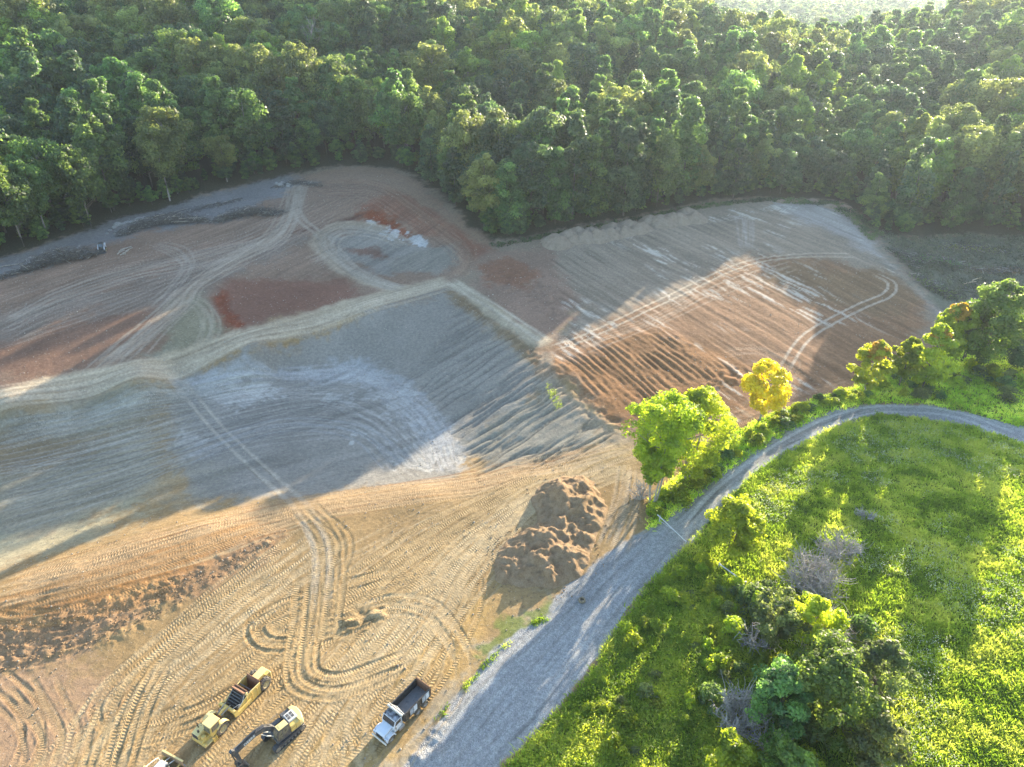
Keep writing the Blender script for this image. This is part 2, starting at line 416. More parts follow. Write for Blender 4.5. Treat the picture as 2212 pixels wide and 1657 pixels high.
# clearing with brush on the far right
paint([(1880,480),(1960,512),(2080,498),(2212,508),(2350,510),(2350,660),(2212,645),(2060,668),(1990,620),(1930,545)], (0.15,0.15,0.115), 2, 3)
# growth
m_med = paint(None, (0.10,0.135,0.04), .8, 1.4, 4, poly=MEADOW)
m_hed = paint(None, (0.085,0.115,0.035), .8, 1.0, 4, poly=HEDGE)
m_for = paint(None, (0.055,0.05,0.035), 2.0, 2.5, 6, poly=FOREST)
m_road = paint(None, (0.335,0.335,0.335), .35, .6, 3, poly=ROAD)
paint([(1700,925),(1900,868),(2000,873),(1900,888),(1700,965),(1560,1060),(1440,1195),(1420,1180),(1540,1060)], (0.42,0.42,0.41), .8, 1.5, 3, .5)
far_green = sstep(300, 420, VY)[..., None] * 1.0
_fn = fbm(VX / 260, VY / 260, 77, 4)
ALB = ALB * (1 - far_green) + far_green * np.where((_fn > .62)[..., None] & (VY > 900)[..., None], np.array((0.19, 0.20, 0.10)), np.array((0.05, 0.065, 0.03)))

# ------------------------------------------------------------------ relief: rills, plough lines, clods
def dirn(a, b):
    d = G(*b) - G(*a); return d / np.linalg.norm(d)
def aniso(x, y, d, la, lc, seed):
    u = x * d[0] + y * d[1]; v = -x * d[1] + y * d[0]
    v = v + (fbm(u / (la * .6), v / (la * .6), seed + 9, 2) - .5) * lc * 1.6
    return fbm(u / la, v / lc, seed, 3)
_site = (VY < 330) & (m_for < .9)
DZ = np.zeros(VX.shape)
lum = np.ones(VX.shape)
sx, sy = VX[_site], VY[_site]
gen = fbm(sx / 5, sy / 5, 1, 4)
fine = fbm(sx / .8, sy / .8, 2, 3)
DZ[_site] += (gen - .5) * .22 + (fine - .5) * .05
lum[_site] *= 0.80 + .40 * fbm(sx / 9, sy / 9, 21, 5)
lum[_site] *= 0.90 + .20 * fine
def region(poly_s, feather, fn):
    m = pmask(GL(poly_s), feather, 1.0); s = m > .01
    fn(s, VX[s], VY[s], m[s])
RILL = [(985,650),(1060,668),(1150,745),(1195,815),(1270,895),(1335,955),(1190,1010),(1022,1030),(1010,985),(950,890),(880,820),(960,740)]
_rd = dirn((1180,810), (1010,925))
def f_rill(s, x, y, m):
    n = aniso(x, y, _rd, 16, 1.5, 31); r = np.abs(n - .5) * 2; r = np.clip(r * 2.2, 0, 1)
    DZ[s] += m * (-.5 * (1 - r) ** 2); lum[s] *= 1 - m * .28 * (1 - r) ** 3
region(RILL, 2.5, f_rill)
_sd = dirn((1586,660), (1726,740))
FIELD = [(1190,790),(1240,690),(1185,560),(1400,500),(1640,440),(1800,450),(1960,610),(2010,660),(1950,780),(1840,830),(1640,890),(1560,930),(1400,915),(1330,900)]
STR = [(1200,795),(1300,738),(1420,708),(1500,760),(1590,795),(1540,860),(1420,885),(1335,900),(1260,850)]
def f_field(s, x, y, m):
    n = aniso(x, y, _sd, 26, 1.1, 51); n2 = aniso(x, y, _sd, 14, .55, 57)
    DZ[s] += m * ((n - .5) * .26 + (n2 - .5) * .14)
    lum[s] *= 1 + m * ((n - .5) * .5 + (n2 - .5) * .75)
    st = sstep(.60, .68, aniso(x, y, _sd, 7, .8, 63)) * sstep(.46, .62, fbm(x / 16, y / 16, 65, 3)) * (1 - pmask(GL(STR), 2.0, 0, X=x, Y=y))
    k = (m * st * .75)[:, None]
    ALB[s] = ALB[s] * (1 - k) + np.array((0.60, 0.55, 0.48)) * k
region(FIELD, 2.0, f_field)
_st = dirn((1300,760), (1440,880))
def f_str(s, x, y, m):
    u = x * _st[0] + y * _st[1]; v = -x * _st[1] + y * _st[0]
    w = np.sin((v + (fbm(u / 14, v / 9, 71, 3) - .5) * 3.2) * 2 * math.pi / 1.7)
    DZ[s] += m * (.35 + .15 * w * sstep(.3, .75, fbm(x / 6, y / 3, 75, 3)) + (fbm(x / .7, y / .7, 73, 4) - .5) * .16)
    lum[s] *= 1 + m * (.05 * w + (fbm(x / .8, y / .8, 79, 3) - .5) * .5)
region(STR, 3.0, f_str)
def f_rough(s, x, y, m):
    n = fbm(x / 1.6, y / 1.6, 81, 4); DZ[s] += m * (np.abs(n - .5) * 1.0); lum[s] *= 1 + m * (n - .5) * .5
region(ROUGH, 1.0, f_rough)
def f_clod(s, x, y, m):
    n = fbm(x / 1.4, y / 1.4, 85, 4); DZ[s] += m * (n - .5) * .9; lum[s] *= 1 + m * (n - .5) * .4
for _r in ([(980,632),(1050,655),(1150,738),(1160,780),(1050,690),(985,655)], [(1190,800),(1330,905),(1345,925),(1320,930),(1250,880),(1185,815)], [(1040,575),(1160,575),(1230,690),(1200,700),(1120,640),(1040,610)],
           [(462,640),(480,628),(530,705),(490,722)], [(1500,840),(1590,790),(1600,805),(1530,870)]):
    region(_r, .8, f_clod)
def f_pad(s, x, y, m):
    n = aniso(x, y, dirn((400, 900), (800, 800)), 18, 1.6, 91)
    lum[s] *= 1 + m * (n - .5) * .55; DZ[s] += m * (n - .5) * .10
region([(-100,900),(380,825),(800,785),(960,930),(1005,1020),(640,1060),(250,1120),(-100,1220)], 2, f_pad)
def f_left(s, x, y, m):
    n = aniso(x, y, dirn((60, 700), (330, 590)), 20, .8, 95); n2 = aniso(x, y, dirn((60, 700), (330, 590)), 30, 3., 97)
    lum[s] *= 1 + m * ((n - .5) * .45 + (n2 - .5) * .3); DZ[s] += m * (n - .5) * .2
region([(-100,620),(0,600),(250,560),(420,490),(640,440),(800,420),(960,480),(1000,560),(900,590),(700,600),(500,600),(300,680),(-100,780)], 2, f_left)

# ------------------------------------------------------------------ wheel and crawler tracks
TS = np.zeros(VX.shape); TD = np.zeros(VX.shape); TA = np.zeros(VX.shape); TZ = np.zeros(VX.shape)
def spline(pw, step=.6):
    p = np.vstack([2 * pw[0] - pw[1], pw, 2 * pw[-1] - pw[-2]]); out = []
    for i in range(1, len(p) - 2):
        n = max(2, int(np.linalg.norm(p[i + 1] - p[i]) / step)); t = np.linspace(0, 1, n, endpoint=False)[:, None]
        out.append(.5 * ((2 * p[i]) + (p[i + 1] - p[i - 1]) * t + (2 * p[i - 1] - 5 * p[i] + 4 * p[i + 1] - p[i + 2]) * t ** 2 + (3 * p[i] - p[i - 1] - 3 * p[i + 1] + p[i + 2]) * t ** 3))
    out.append(pw[-1:]); return np.vstack(out)
def stroke(pw, gauge=2.1, width=.62, depth=.09, col=None, op=.35, tread=1.0, pitch=.45, wide=None):
    """two ruts either side of a driven line (or one broad lane when wide is given)"""
    L = spline(np.asarray(pw)); seg = L[1:] - L[:-1]; ln = np.linalg.norm(seg, axis=1) + 1e-9; S = np.concatenate([[0], np.cumsum(ln)])
    reach = (gauge / 2 + width) if wide is None else wide * .7 + 2
    I, D_, S_, C_ = [], [], [], []
    for k in range(0, len(seg), 8):
        sg = seg[k:k + 8]; a = L[k:k + len(sg)]; l_ = ln[k:k + 8]; e = L[k:k + 9]
        y0, y1 = e[:, 1].min() - reach, e[:, 1].max() + reach; x0, x1 = e[:, 0].min() - reach, e[:, 0].max() + reach
        j0, j1 = np.searchsorted(ROWS, y0), np.searchsorted(ROWS, y1)
        if j1 <= j0: continue
        hw = halfw(ROWS[j0:j1]); cs = np.array([x0 / hw.min(), x0 / hw.max(), x1 / hw.min(), x1 / hw.max()])
        i0, i1 = np.clip(np.searchsorted(UU, [cs.min(), cs.max()]), 0, NC)
        if i1 <= i0: continue
        jj, ii = np.meshgrid(np.arange(j0, j1), np.arange(i0, i1), indexing='ij'); idx = (jj * NC + ii).ravel()
        x = VX.ravel()[idx]; y = VY.ravel()[idx]
        wx = x[:, None] - a[None, :, 0]; wy = y[:, None] - a[None, :, 1]
        ux = sg[:, 0] / l_; uy = sg[:, 1] / l_
        al = np.clip(wx * ux + wy * uy, 0, l_); cr = ux * wy - uy * wx
        dist = np.hypot(wx - al * ux, wy - al * uy); b = np.argmin(dist, 1); r_ = np.arange(len(idx))
        dd = dist[r_, b]; ok = dd < reach
        I.append(idx[ok]); D_.append(dd[ok]); S_.append((S[k:k + len(sg)][b] + al[r_, b])[ok]); C_.append((np.sign(cr[r_, b]) * dd)[ok])
    if not I: return
    I = np.concatenate(I); D_ = np.concatenate(D_); S_ = np.concatenate(S_); C_ = np.concatenate(C_)
    o = np.lexsort((D_, I)); I, S_, C_, D_ = I[o], S_[o], C_[o], D_[o]
    f = np.ones(len(I), bool); f[1:] = I[1:] != I[:-1]; I, S_, C_, D_ = I[f], S_[f], C_[f], D_[f]
    worn = float(rng.uniform(.45, 1.15)); depth = depth * worn
    fade = sstep(0, 3, S_) * sstep(0, 3, S[-1] - S_)
    fl = lambda A: A.reshape(-1)
    if wide is not None:
        edge = sstep(wide / 2 + 1.2, wide / 2 - 1.0, D_ + (fbm(VX.ravel()[I] / 3, VY.ravel()[I] / 3, 17, 3) - .5) * 2.4) * fade
        k = (edge * op)[:, None]; A = ALB.reshape(-1, 3); A[I] = A[I] * (1 - k) + np.array(col) * k
        st = fbm(S_ / 30, C_ / .5, 19, 3); fl(lum)[I] *= 1 + edge * (st - .5) * .5
        fl(DZ)[I] += edge * (st - .5) * .12
        return
    q = np.abs(np.abs(C_) - gauge / 2); ins = sstep(width / 2 + .12, width / 2 - .08, q) * fade
    rim = np.exp(-((q - width / 2 - .18) / .16) ** 2) * fade
    depth = depth * .48; o_ = fl(TZ)[I]; fl(TZ)[I] = o_ * (1 - ins) - depth * ins + depth * .6 * rim * (1 - ins)
    if col is not None:
        k = (ins * op)[:, None]; A = ALB.reshape(-1, 3); A[I] = A[I] * (1 - k) + np.array(col) * k
    if tread <= 0: return
    on = ins > .35; J = I[on]
    fl(TS)[J] = S_[on]; fl(TD)[J] = (np.abs(C_) - gauge / 2)[on]; fl(TA)[J] = np.maximum(fl(TA)[J] * .3, ins[on] * tread * worn)

PALE = (0.46, 0.365, 0.245); TAN = (0.385, 0.288, 0.175)
def road(pts, wide, col, op=.8): stroke(GL(pts), wide=wide, col=col, op=op)
def fam(g1, g2, n, jit=1.0, **kw):
    A_, B_ = GL(g1), GL(g2)
    for k in range(n):
        t = (k + rng.uniform(.1, .9)) / n; j = rng.normal(0, jit, (len(A_), 2)); j[1:-1] = j[1:-1] * .6
        stroke(A_ * (1 - t) + B_ * t + j, **kw)
road([(-150,895),(0,857),(150,825),(300,793),(430,760),(560,720),(700,680),(800,648),(900,622),(975,606)], 5.6, (0.47,0.395,0.30), .9)
road([(975,606),(1040,655),(1110,705),(1185,750)], 4.0, (0.45,0.39,0.30), .85)
road([(880,632),(810,612),(750,585),(700,545),(690,515),(720,490),(780,485),(840,500)], 4.4, (0.40,0.335,0.26), .75)
road([(200,800),(300,735),(380,665),(440,605),(520,560),(600,500),(630,450),(640,410),(680,395)], 4.5, (0.335,0.265,0.205), .55)
road([(0,690),(100,640),(210,595),(330,565),(430,545),(560,520),(620,480)], 3.6, (0.33,0.27,0.22), .5)
road([(700,392),(800,395),(880,440),(960,505),(1010,560),(985,600)], 3.5, (0.31,0.215,0.16), .5)
road([(1180,752),(1180,800),(1225,860),(1290,915),(1350,955),(1400,985)], 3.0, (0.37,0.30,0.23), .6)
# fine scuffs and old wheel lines
DKT = (0.24, 0.17, 0.10)
for _c, _o in ((PALE, .38), (DKT, .30)):
    fam([(1370,955),(1120,1030),(900,1110),(700,1220),(480,1380),(300,1500),(120,1690)], [(1395,990),(1260,1060),(1120,1180),(1020,1330),(950,1480),(860,1620),(800,1710)], 26, 2.2, width=.26, gauge=1.9, depth=.05, tread=.0, col=_c, op=_o)
    fam([(1300,975),(1000,1030),(700,1075),(400,1140),(0,1260)], [(1300,990),(1000,1060),(680,1115),(400,1210),(0,1325)], 16, 1.4, width=.28, gauge=1.9, depth=.06, tread=.0, col=(_c if _c != DKT else (0.25,0.14,0.08)), op=_o)
    fam([(0,640),(200,575),(400,530),(560,480),(640,420)], [(0,760),(200,690),(400,620),(560,560),(700,480)], 18, 3.0, width=.3, gauge=2.0, depth=.05, tread=.0, col=((0.36,0.30,0.25) if _c == PALE else (0.14,0.095,0.075)), op=_o)
    fam([(660,400),(800,390),(900,440),(1000,520),(1030,560)], [(700,430),(790,430),(860,470),(960,530),(1000,575)], 10, 1.6, width=.3, gauge=2.0, depth=.06, tread=.0, col=((0.34,0.24,0.18) if _c == PALE else (0.15,0.08,0.06)), op=_o)
    fam([(0,925),(250,880),(450,850),(700,820),(860,860),(960,960)], [(0,1140),(250,1060),(450,990),(650,940),(780,950),(880,1030)], 16, 2.4, width=.32, gauge=2.0, depth=.03, tread=.0, col=((0.40,0.385,0.36) if _c == PALE else (0.16,0.15,0.14)), op=_o)
    fam([(-100,870),(300,785),(600,700),(970,600)], [(-100,905),(300,812),(600,725),(975,622)], 12, .8, width=.3, gauge=1.9, depth=.05, tread=.0, col=((0.56,0.48,0.38) if _c == PALE else (0.28,0.22,0.16)), op=_o)
    fam([(870,1650),(1000,1500),(1130,1380),(1330,1200),(1470,1100),(1600,1000),(1750,915),(1900,875)], [(1080,1650),(1200,1540),(1270,1440),(1400,1250),(1490,1160),(1620,1020),(1770,935),(1900,890)], 9, .7, width=.4, gauge=1.8, depth=.05, tread=.0, col=((0.42,0.42,0.41) if _c == PALE else (0.19,0.185,0.175)), op=_o)
fam([(0,690),(150,620),(300,572),(440,545),(570,500)], [(0,715),(150,650),(300,600),(440,575),(580,530)], 6, 1.5, col=(0.37,0.32,0.27), op=.5, depth=.05, pitch=.5)
fam([(180,800),(320,700),(400,620),(480,560),(600,490),(640,400)], [(300,770),(400,660),(440,620),(520,570),(620,510),(660,400)], 8, 1.2, col=(0.40,0.34,0.28), op=.5, depth=.06)
fam([(320,520),(390,535),(415,575),(390,625),(330,680)], [(330,535),(370,548),(392,575),(370,610),(320,650)], 3, .6, col=(0.38,0.33,0.28), op=.5, depth=.05)
fam([(410,640),(450,660),(470,700),(455,750)], [(390,650),(425,670),(435,710),(415,760)], 3, .5, col=(0.38,0.34,0.27), op=.5, depth=.05)
fam([(880,630),(790,600),(720,550),(700,515),(740,490),(830,500),(890,525)], [(850,622),(780,590),(735,555),(725,528),(760,508),(830,515),(870,535)], 7, .9, col=(0.42,0.37,0.31), op=.45, depth=.06)
fam([(650,560),(690,540),(680,500),(640,470),(620,440)], [(700,580),(730,550),(690,505),(660,480),(640,430)], 4, .8, col=(0.40,0.34,0.28), op=.45, depth=.06)
fam([(-100,880),(300,792),(600,707),(960,605)], [(-100,895),(300,803),(600,718),(970,613)], 5, .5, col=(0.53,0.455,0.36), op=.35, depth=.05)
fam([(950,612),(1050,655),(1180,740)], [(975,598),(1060,655),(1190,748)], 3, .3, col=(0.55,0.48,0.39), op=.5, depth=.05)
fam([(375,820),(470,930),(600,1055),(660,1120),(690,1200),(680,1330)], [(388,818),(480,925),(612,1052),(675,1120),(705,1200),(700,1330)], 2, .3, col=(0.40,0.37,0.32), op=.6, depth=.06)
fam([(600,800),(760,795),(880,850),(960,930),(990,1020)], [(600,815),(760,812),(850,860),(915,930),(940,1030)], 7, .9, col=(0.42,0.41,0.40), op=.4, depth=.05)
fam([(380,985),(600,910),(780,920),(900,1000)], [(380,1000),(600,925),(760,940),(860,1020)], 2, .6, col=(0.36,0.36,0.355), op=.5, depth=.03)
fam([(0,915),(200,880),(400,838),(620,812)], [(0,955),(200,905),(400,860),(600,830)], 5, 1.0, col=(0.38,0.37,0.33), op=.4, depth=.04)
# right field
fam([(1190,752),(1300,712),(1450,640),(1600,572),(1720,552),(1850,552)], [(1190,757),(1300,718),(1450,646),(1600,577),(1720,556),(1850,556)], 1, .1, col=(0.48,0.41,0.33), op=.8, depth=.08, tread=.5)
fam([(1690,800),(1745,725),(1850,665),(1915,638),(1925,612),(1885,590)], [(1691,800),(1746,725),(1851,665),(1916,638),(1926,612),(1886,590)], 1, .1, col=(0.47,0.40,0.33), op=.8, depth=.08, tread=.5)
fam([(1230,745),(1400,680),(1560,600),(1700,560)], [(1260,760),(1420,700),(1580,620),(1720,575)], 3, 1., col=(0.40,0.32,0.25), op=.4, depth=.06)
fam([(1560,770),(1640,765),(1690,800),(1660,850),(1580,890)], [(1600,750),(1680,760),(1720,790),(1700,840),(1620,890)], 4, 1., col=(0.36,0.26,0.19), op=.4, depth=.07)
fam([(1420,930),(1560,905),(1700,860),(1850,815)], [(1420,945),(1560,925),(1700,878),(1850,830)], 5, .7, col=(0.36,0.25,0.18), op=.4, depth=.08)
fam([(1560,480),(1590,470),(1600,500),(1610,540)], [(1580,470),(1620,470),(1625,500),(1625,540)], 3, .5, col=(0.42,0.38,0.34), op=.4, depth=.05)
# berm
fam([(1330,968),(1100,1020),(900,1045),(700,1072),(450,1120),(200,1190),(0,1255)], [(1330,985),(1100,1048),(900,1080),(640,1120),(400,1205),(200,1275),(10,1315)], 15, .9, col=(0.40,0.295,0.19), op=.4, depth=.10, tread=.9, pitch=.5)
fam([(600,1120),(350,1200),(100,1275),(0,1300),(20,1325),(150,1310),(400,1235)], [(560,1140),(330,1225),(90,1295),(-20,1318),(10,1345),(160,1335),(420,1265)], 4, .6, col=(0.36,0.22,0.12), op=.4, depth=.12, tread=.9, pitch=.5)
fam([(-50,1360),(100,1375),(260,1340)], [(-50,1430),(80,1430),(200,1395)], 5, .6, col=(0.30,0.21,0.14), op=.3, depth=.14, tread=.3)
# yard
fam([(1385,962),(1150,1040),(950,1120),(750,1250),(560,1400),(420,1520),(280,1680)], [(1390,985),(1230,1050),(1080,1180),(1000,1330),(930,1470),(840,1600),(790,1700)], 26, 1.6, col=TAN, op=.35, depth=.10, tread=1.0, pitch=.5)
fam([(1340,990),(1150,1070),(1000,1170),(850,1310),(700,1480),(560,1680)], [(1350,1000),(1180,1090),(1050,1220),(920,1400),(800,1560),(720,1690)], 14, 1.5, col=PALE, op=.4, depth=.08, tread=.8, pitch=.5)
fam([(640,1140),(480,1260),(340,1380),(220,1490),(90,1680)], [(760,1180),(600,1300),(470,1410),(370,1500),(250,1680)], 13, 1.4, col=PALE, op=.35, depth=.07, tread=1.0, pitch=.5)
fam([(620,1180),(420,1320),(280,1440),(205,1520),(225,1575),(320,1590),(480,1530),(640,1430),(860,1290)], [(640,1215),(470,1330),(320,1450),(262,1515),(275,1548),(340,1555),(470,1500),(620,1400),(840,1270)], 4, .4, col=TAN, op=.25, depth=.16, tread=1.2, pitch=.55)
fam([(860,1225),(680,1280),(560,1330),(540,1365),(575,1392),(680,1385),(860,1315),(960,1250)], [(860,1245),(690,1300),(590,1345),(580,1362),(605,1375),(690,1362),(850,1295),(940,1240)], 3, .3, col=TAN, op=.25, depth=.17, tread=1.2, pitch=.55)
fam([(650,1240),(640,1340),(625,1420),(640,1480),(710,1500),(820,1470),(900,1425)], [(690,1240),(680,1340),(665,1420),(680,1455),(730,1470),(820,1440),(890,1405)], 4, .3, col=TAN, op=.25, depth=.16, tread=1.2, pitch=.55)
fam([(1010,1430),(985,1360),(930,1300),(840,1290),(750,1310)], [(990,1440),(965,1385),(920,1335),(850,1320),(770,1340)], 3, .4, col=PALE, op=.3, depth=.12, tread=1.0)
fam([(640,1090),(690,1160),(700,1250),(690,1400)], [(670,1085),(740,1160),(740,1250),(720,1400)], 4, .6, col=TAN, op=.3, depth=.12, tread=1.0)
fam([(-20,1480),(40,1540),(70,1600),(40,1680)], [(60,1470),(120,1540),(140,1600),(110,1680)], 5, .7, col=TAN, op=.3, depth=.11, tread=1.0, pitch=.6)
fam([(300,1420),(230,1520),(180,1680)], [(360,1430),(300,1540),(260,1680)], 4, .6, col=TAN, op=.3, depth=.14, tread=1.1, pitch=.55)
fam([(1330,1000),(1330,1080),(1290,1190)], [(1390,1010),(1370,1090),(1330,1190)], 4, .5, col=(0.45,0.37,0.28), op=.5, depth=.10)
fam([(1100,1000),(1200,985),(1330,960)], [(1150,1040),(1250,1015),(1390,970)], 4, .7, col=(0.42,0.34,0.25), op=.4, depth=.1)
fam([(930,1640),(1060,1490),(1180,1380),(1330,1240),(1470,1120)], [(1050,1650),(1150,1540),(1240,1420),(1370,1270),(1490,1130)], 6, .5, col=(0.38,0.385,0.39), op=.5, depth=.05, tread=.5, pitch=.5)
fam([(1480,1140),(1560,1055),(1680,965),(1800,905),(1900,882),(2050,890),(2200,940)], [(1490,1145),(1565,1062),(1685,970),(1800,910),(1900,884),(2050,893),(2200,944)], 1, .2, col=(0.53,0.53,0.52), op=.7, depth=.06, tread=.2)
# churned spot in the yard
def f_churn(s, x, y, m):
    n = aniso(x, y, dirn((740, 1345), (800, 1325)), 2.2, .8, 87); DZ[s] += m * (n - .35) * 1.1; lum[s] *= 1 + m * ((n - .5) * .5 - .08)
region([(722,1335),(775,1315),(830,1312),(835,1335),(790,1360),(745,1370)], .8, f_churn)
def f_heap(s, x, y, m):
    n = fbm(x / 2.2, y / 2.2, 89, 4); DZ[s] += m * (np.clip(n - .45, 0, 1) * 1.3)
region([(885,1640),(960,1550),(985,1530),(985,1560),(930,1640),(900,1680)], .8, f_heap)
DZ = (DZ + np.clip(TZ, -.2, .2)) * (1 - m_for)
VZ = VZ + DZ
ALB = ALB * (.86 + .14 * np.maximum(np.maximum(m_for, m_med), m_hed))[..., None]
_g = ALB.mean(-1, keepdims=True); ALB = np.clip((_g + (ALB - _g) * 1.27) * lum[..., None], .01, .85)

_HG = VZ
def gz(x, y):
    """height of the built ground at a point"""
    x = np.atleast_1d(np.asarray(x, float)); y = np.atleast_1d(np.asarray(y, float))
    j = np.clip(np.searchsorted(ROWS, y) - 1, 0, NRW - 2); fy = np.clip((y - ROWS[j]) / (ROWS[j + 1] - ROWS[j]), 0, 1)
    def row(jj):
        u = np.clip((x / halfw(ROWS[jj]) + 1) / 2 * (NC - 1), 0, NC - 1.001); i = u.astype(int); f = u - i
        return _HG[jj, i] * (1 - f) + _HG[jj, i + 1] * f
    return row(j) * (1 - fy) + row(j + 1) * fy
def G3(px, py):
    p = G(px, py); return Vector((p[0], p[1], float(gz(p[0], p[1])[0])))

# ------------------------------------------------------------------ ground materials
def ground_mat(name, grit=1.0, gravel=False, tread=True):
    m, nt, bs = new_mat(name); L = nt.links.new
    at = N(nt, 'ShaderNodeAttribute', attribute_name='alb'); tk = N(nt, 'ShaderNodeAttribute', attribute_name='trk')
    geo = N(nt, 'ShaderNodeNewGeometry')
    n1 = N(nt, 'ShaderNodeTexNoise', Scale=1.7, Detail=6.0, Roughness=.65); L(geo.outputs['Position'], n1.inputs['Vector'])
    n2 = N(nt, 'ShaderNodeTexNoise', Scale=9.0, Detail=4.0, Roughness=.7); L(geo.outputs['Position'], n2.inputs['Vector'])
    c = mixc(nt, 1.0, at.outputs['Color'], ramp(nt, n1.outputs[0], [(.25, (.72, .72, .73)), (.75, (1.26, 1.25, 1.22))]), 'MULTIPLY')
    c = mixc(nt, 1.0, c, ramp(nt, n2.outputs[0], [(.3, (.80, .80, .80)), (.7, (1.2, 1.2, 1.2))]), 'MULTIPLY')
    hgt = math_n(nt, 'ADD', math_n(nt, 'MULTIPLY', n1.outputs[0], .10 * grit), math_n(nt, 'MULTIPLY', n2.outputs[0], .05 * grit))
    v = N(nt, 'ShaderNodeTexVoronoi', Scale=(8.0 if gravel else 2.6), Randomness=1.0); L(geo.outputs['Position'], v.inputs['Vector'])
    if gravel:
        c = mixc(nt, 1.0, c, ramp(nt, v.outputs['Color'], [(0., (.70, .70, .71)), (1., (1.3, 1.3, 1.29))]), 'MULTIPLY')
        hgt = math_n(nt, 'ADD', hgt, math_n(nt, 'MULTIPLY', v.outputs['Distance'], -.12))
    else:   # scattered stones and clods
        stone = math_n(nt, 'MULTIPLY', math_n(nt, 'LESS_THAN', v.outputs['Distance'], .16), math_n(nt, 'GREATER_THAN', n1.outputs[0], .5))
        c = mixc(nt, math_n(nt, 'MULTIPLY', stone, .35), c, (.62, .58, .52))
        hgt = math_n(nt, 'ADD', hgt, math_n(nt, 'MULTIPLY', stone, .05))
    if tread:
        n3 = N(nt, 'ShaderNodeTexNoise', Scale=.35, Detail=4.0); L(geo.outputs['Position'], n3.inputs['Vector'])
        sp = N(nt, 'ShaderNodeSeparateXYZ'); L(tk.outputs['Vector'], sp.inputs[0])
        ph = math_n(nt, 'ADD', sp.outputs[0], math_n(nt, 'MULTIPLY', sp.outputs[1], .35))
        ph = math_n(nt, 'ADD', ph, math_n(nt, 'MULTIPLY', n1.outputs[0], .25))
        w = math_n(nt, 'SINE', math_n(nt, 'MULTIPLY', ph, 2 * math.pi / .42))
        wa = math_n(nt, 'MULTIPLY', math_n(nt, 'MULTIPLY', w, sp.outputs[2]), ramp(nt, n3.outputs[0], [(.35, (.15,) * 3), (.65, (1,) * 3)]))
        c = mixc(nt, 1.0, c, ramp(nt, math_n(nt, 'MULTIPLY_ADD', wa, .5, .5), [(0., (.77, .75, .73)), (.5, (1, 1, 1)), (1., (1.12, 1.11, 1.10))]), 'MULTIPLY')
        hgt = math_n(nt, 'ADD', hgt, math_n(nt, 'MULTIPLY', wa, .036))
    b = N(nt, 'ShaderNodeBump', Strength=.9, Distance=1.0); L(hgt, b.inputs['Height']); L(b.outputs[0], bs.inputs['Normal'])
    L(c, bs.inputs['Base Color']); bs.inputs['Roughness'].default_value = .95; bs.inputs['Specular IOR Level'].default_value = .15
    return m
M_SOIL = ground_mat('soil'); M_GRAV = ground_mat('gravel', .8, True); M_TURF = ground_mat('turf', 1.3, False, False); M_FLOOR = ground_mat('forest_litter', 1.2, False, False)

_idx = np.arange(NRW * NC).reshape(NRW, NC)
_q = np.stack([_idx[:-1, :-1], _idx[:-1, 1:], _idx[1:, 1:], _idx[1:, :-1]], -1).reshape(-1, 4)
_cx = VX.ravel()[_q].mean(1); _cy = VY.ravel()[_q].mean(1)
def _cls(msk): return msk.ravel()[_q].mean(1) > .5
is_road = _cls(m_road); is_for = _cls(m_for) & ~is_road; is_grass = (_cls(m_med) | _cls(m_hed)) & ~is_road & ~is_for
_allv = np.stack([VX.ravel(), VY.ravel(), VZ.ravel()], 1)
def ground_piece(name, sel, mat, label):
    q = _q[sel]; used, inv = np.unique(q.ravel(), return_inverse=True)
    me = mesh_np(name, _allv[used], inv.reshape(-1, 4), [mat], True)
    a = me.color_attributes.new('alb', 'FLOAT_COLOR', 'POINT')
    a.data.foreach_set('color', np.concatenate([ALB.reshape(-1, 3)[used], np.ones((len(used), 1))], 1).astype(np.float32).ravel())
    t = me.attributes.new('trk', 'FLOAT_VECTOR', 'POINT')
    t.data.foreach_set('vector', np.stack([TS.ravel()[used], TD.ravel()[used], TA.ravel()[used]], 1).astype(np.float32).ravel())
    o = obj(name, me); o['kind'] = 'structure'; o['label'] = label; return o
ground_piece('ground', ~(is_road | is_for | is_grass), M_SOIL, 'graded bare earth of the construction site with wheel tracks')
ground_piece('gravel_road', is_road, M_GRAV, 'pale grey gravel road curving round the green meadow')
ground_piece('meadow', is_grass, M_TURF, 'green grassland beside the gravel road')
ground_piece('hills', is_for, M_FLOOR, 'dark wooded hills behind the construction site')
# ------------------------------------------------------------------ foliage
def leaf_mat(name, dark, mid, light, trans, tw=.45, hue=.03):
    m, nt, bs = new_mat(name); L = nt.links.new
    at = N(nt, 'ShaderNodeAttribute', attribute_name='tint'); oi = N(nt, 'ShaderNodeObjectInfo')
    c = ramp(nt, at.outputs['Fac'], [(0., dark), (.5, mid), (1., light)])
    h = N(nt, 'ShaderNodeHueSaturation')
    L(math_n(nt, 'MULTIPLY_ADD', oi.outputs['Random'], hue, .5 - hue * .5), h.inputs['Hue'])
    r2 = math_n(nt, 'FRACT', math_n(nt, 'MULTIPLY', oi.outputs['Random'], 17.3))
    L(math_n(nt, 'MULTIPLY_ADD', r2, .60, .72), h.inputs['Value'])
    L(c, h.inputs['Color']); bs.inputs['Roughness'].default_value = .5; bs.inputs['Specular IOR Level'].default_value = .45
    L(h.outputs[0], bs.inputs['Base Color'])
    tr = N(nt, 'ShaderNodeBsdfTranslucent'); L(mixc(nt, 1.0, h.outputs[0], trans, 'MULTIPLY'), tr.inputs['Color'])
    mx = N(nt, 'ShaderNodeMixShader'); mx.inputs[0].default_value = tw
    L(bs.outputs[0], mx.inputs[1]); L(tr.outputs[0], mx.inputs[2])
    L(mx.outputs[0], nt.nodes['Material Output'].inputs['Surface'])
    return m
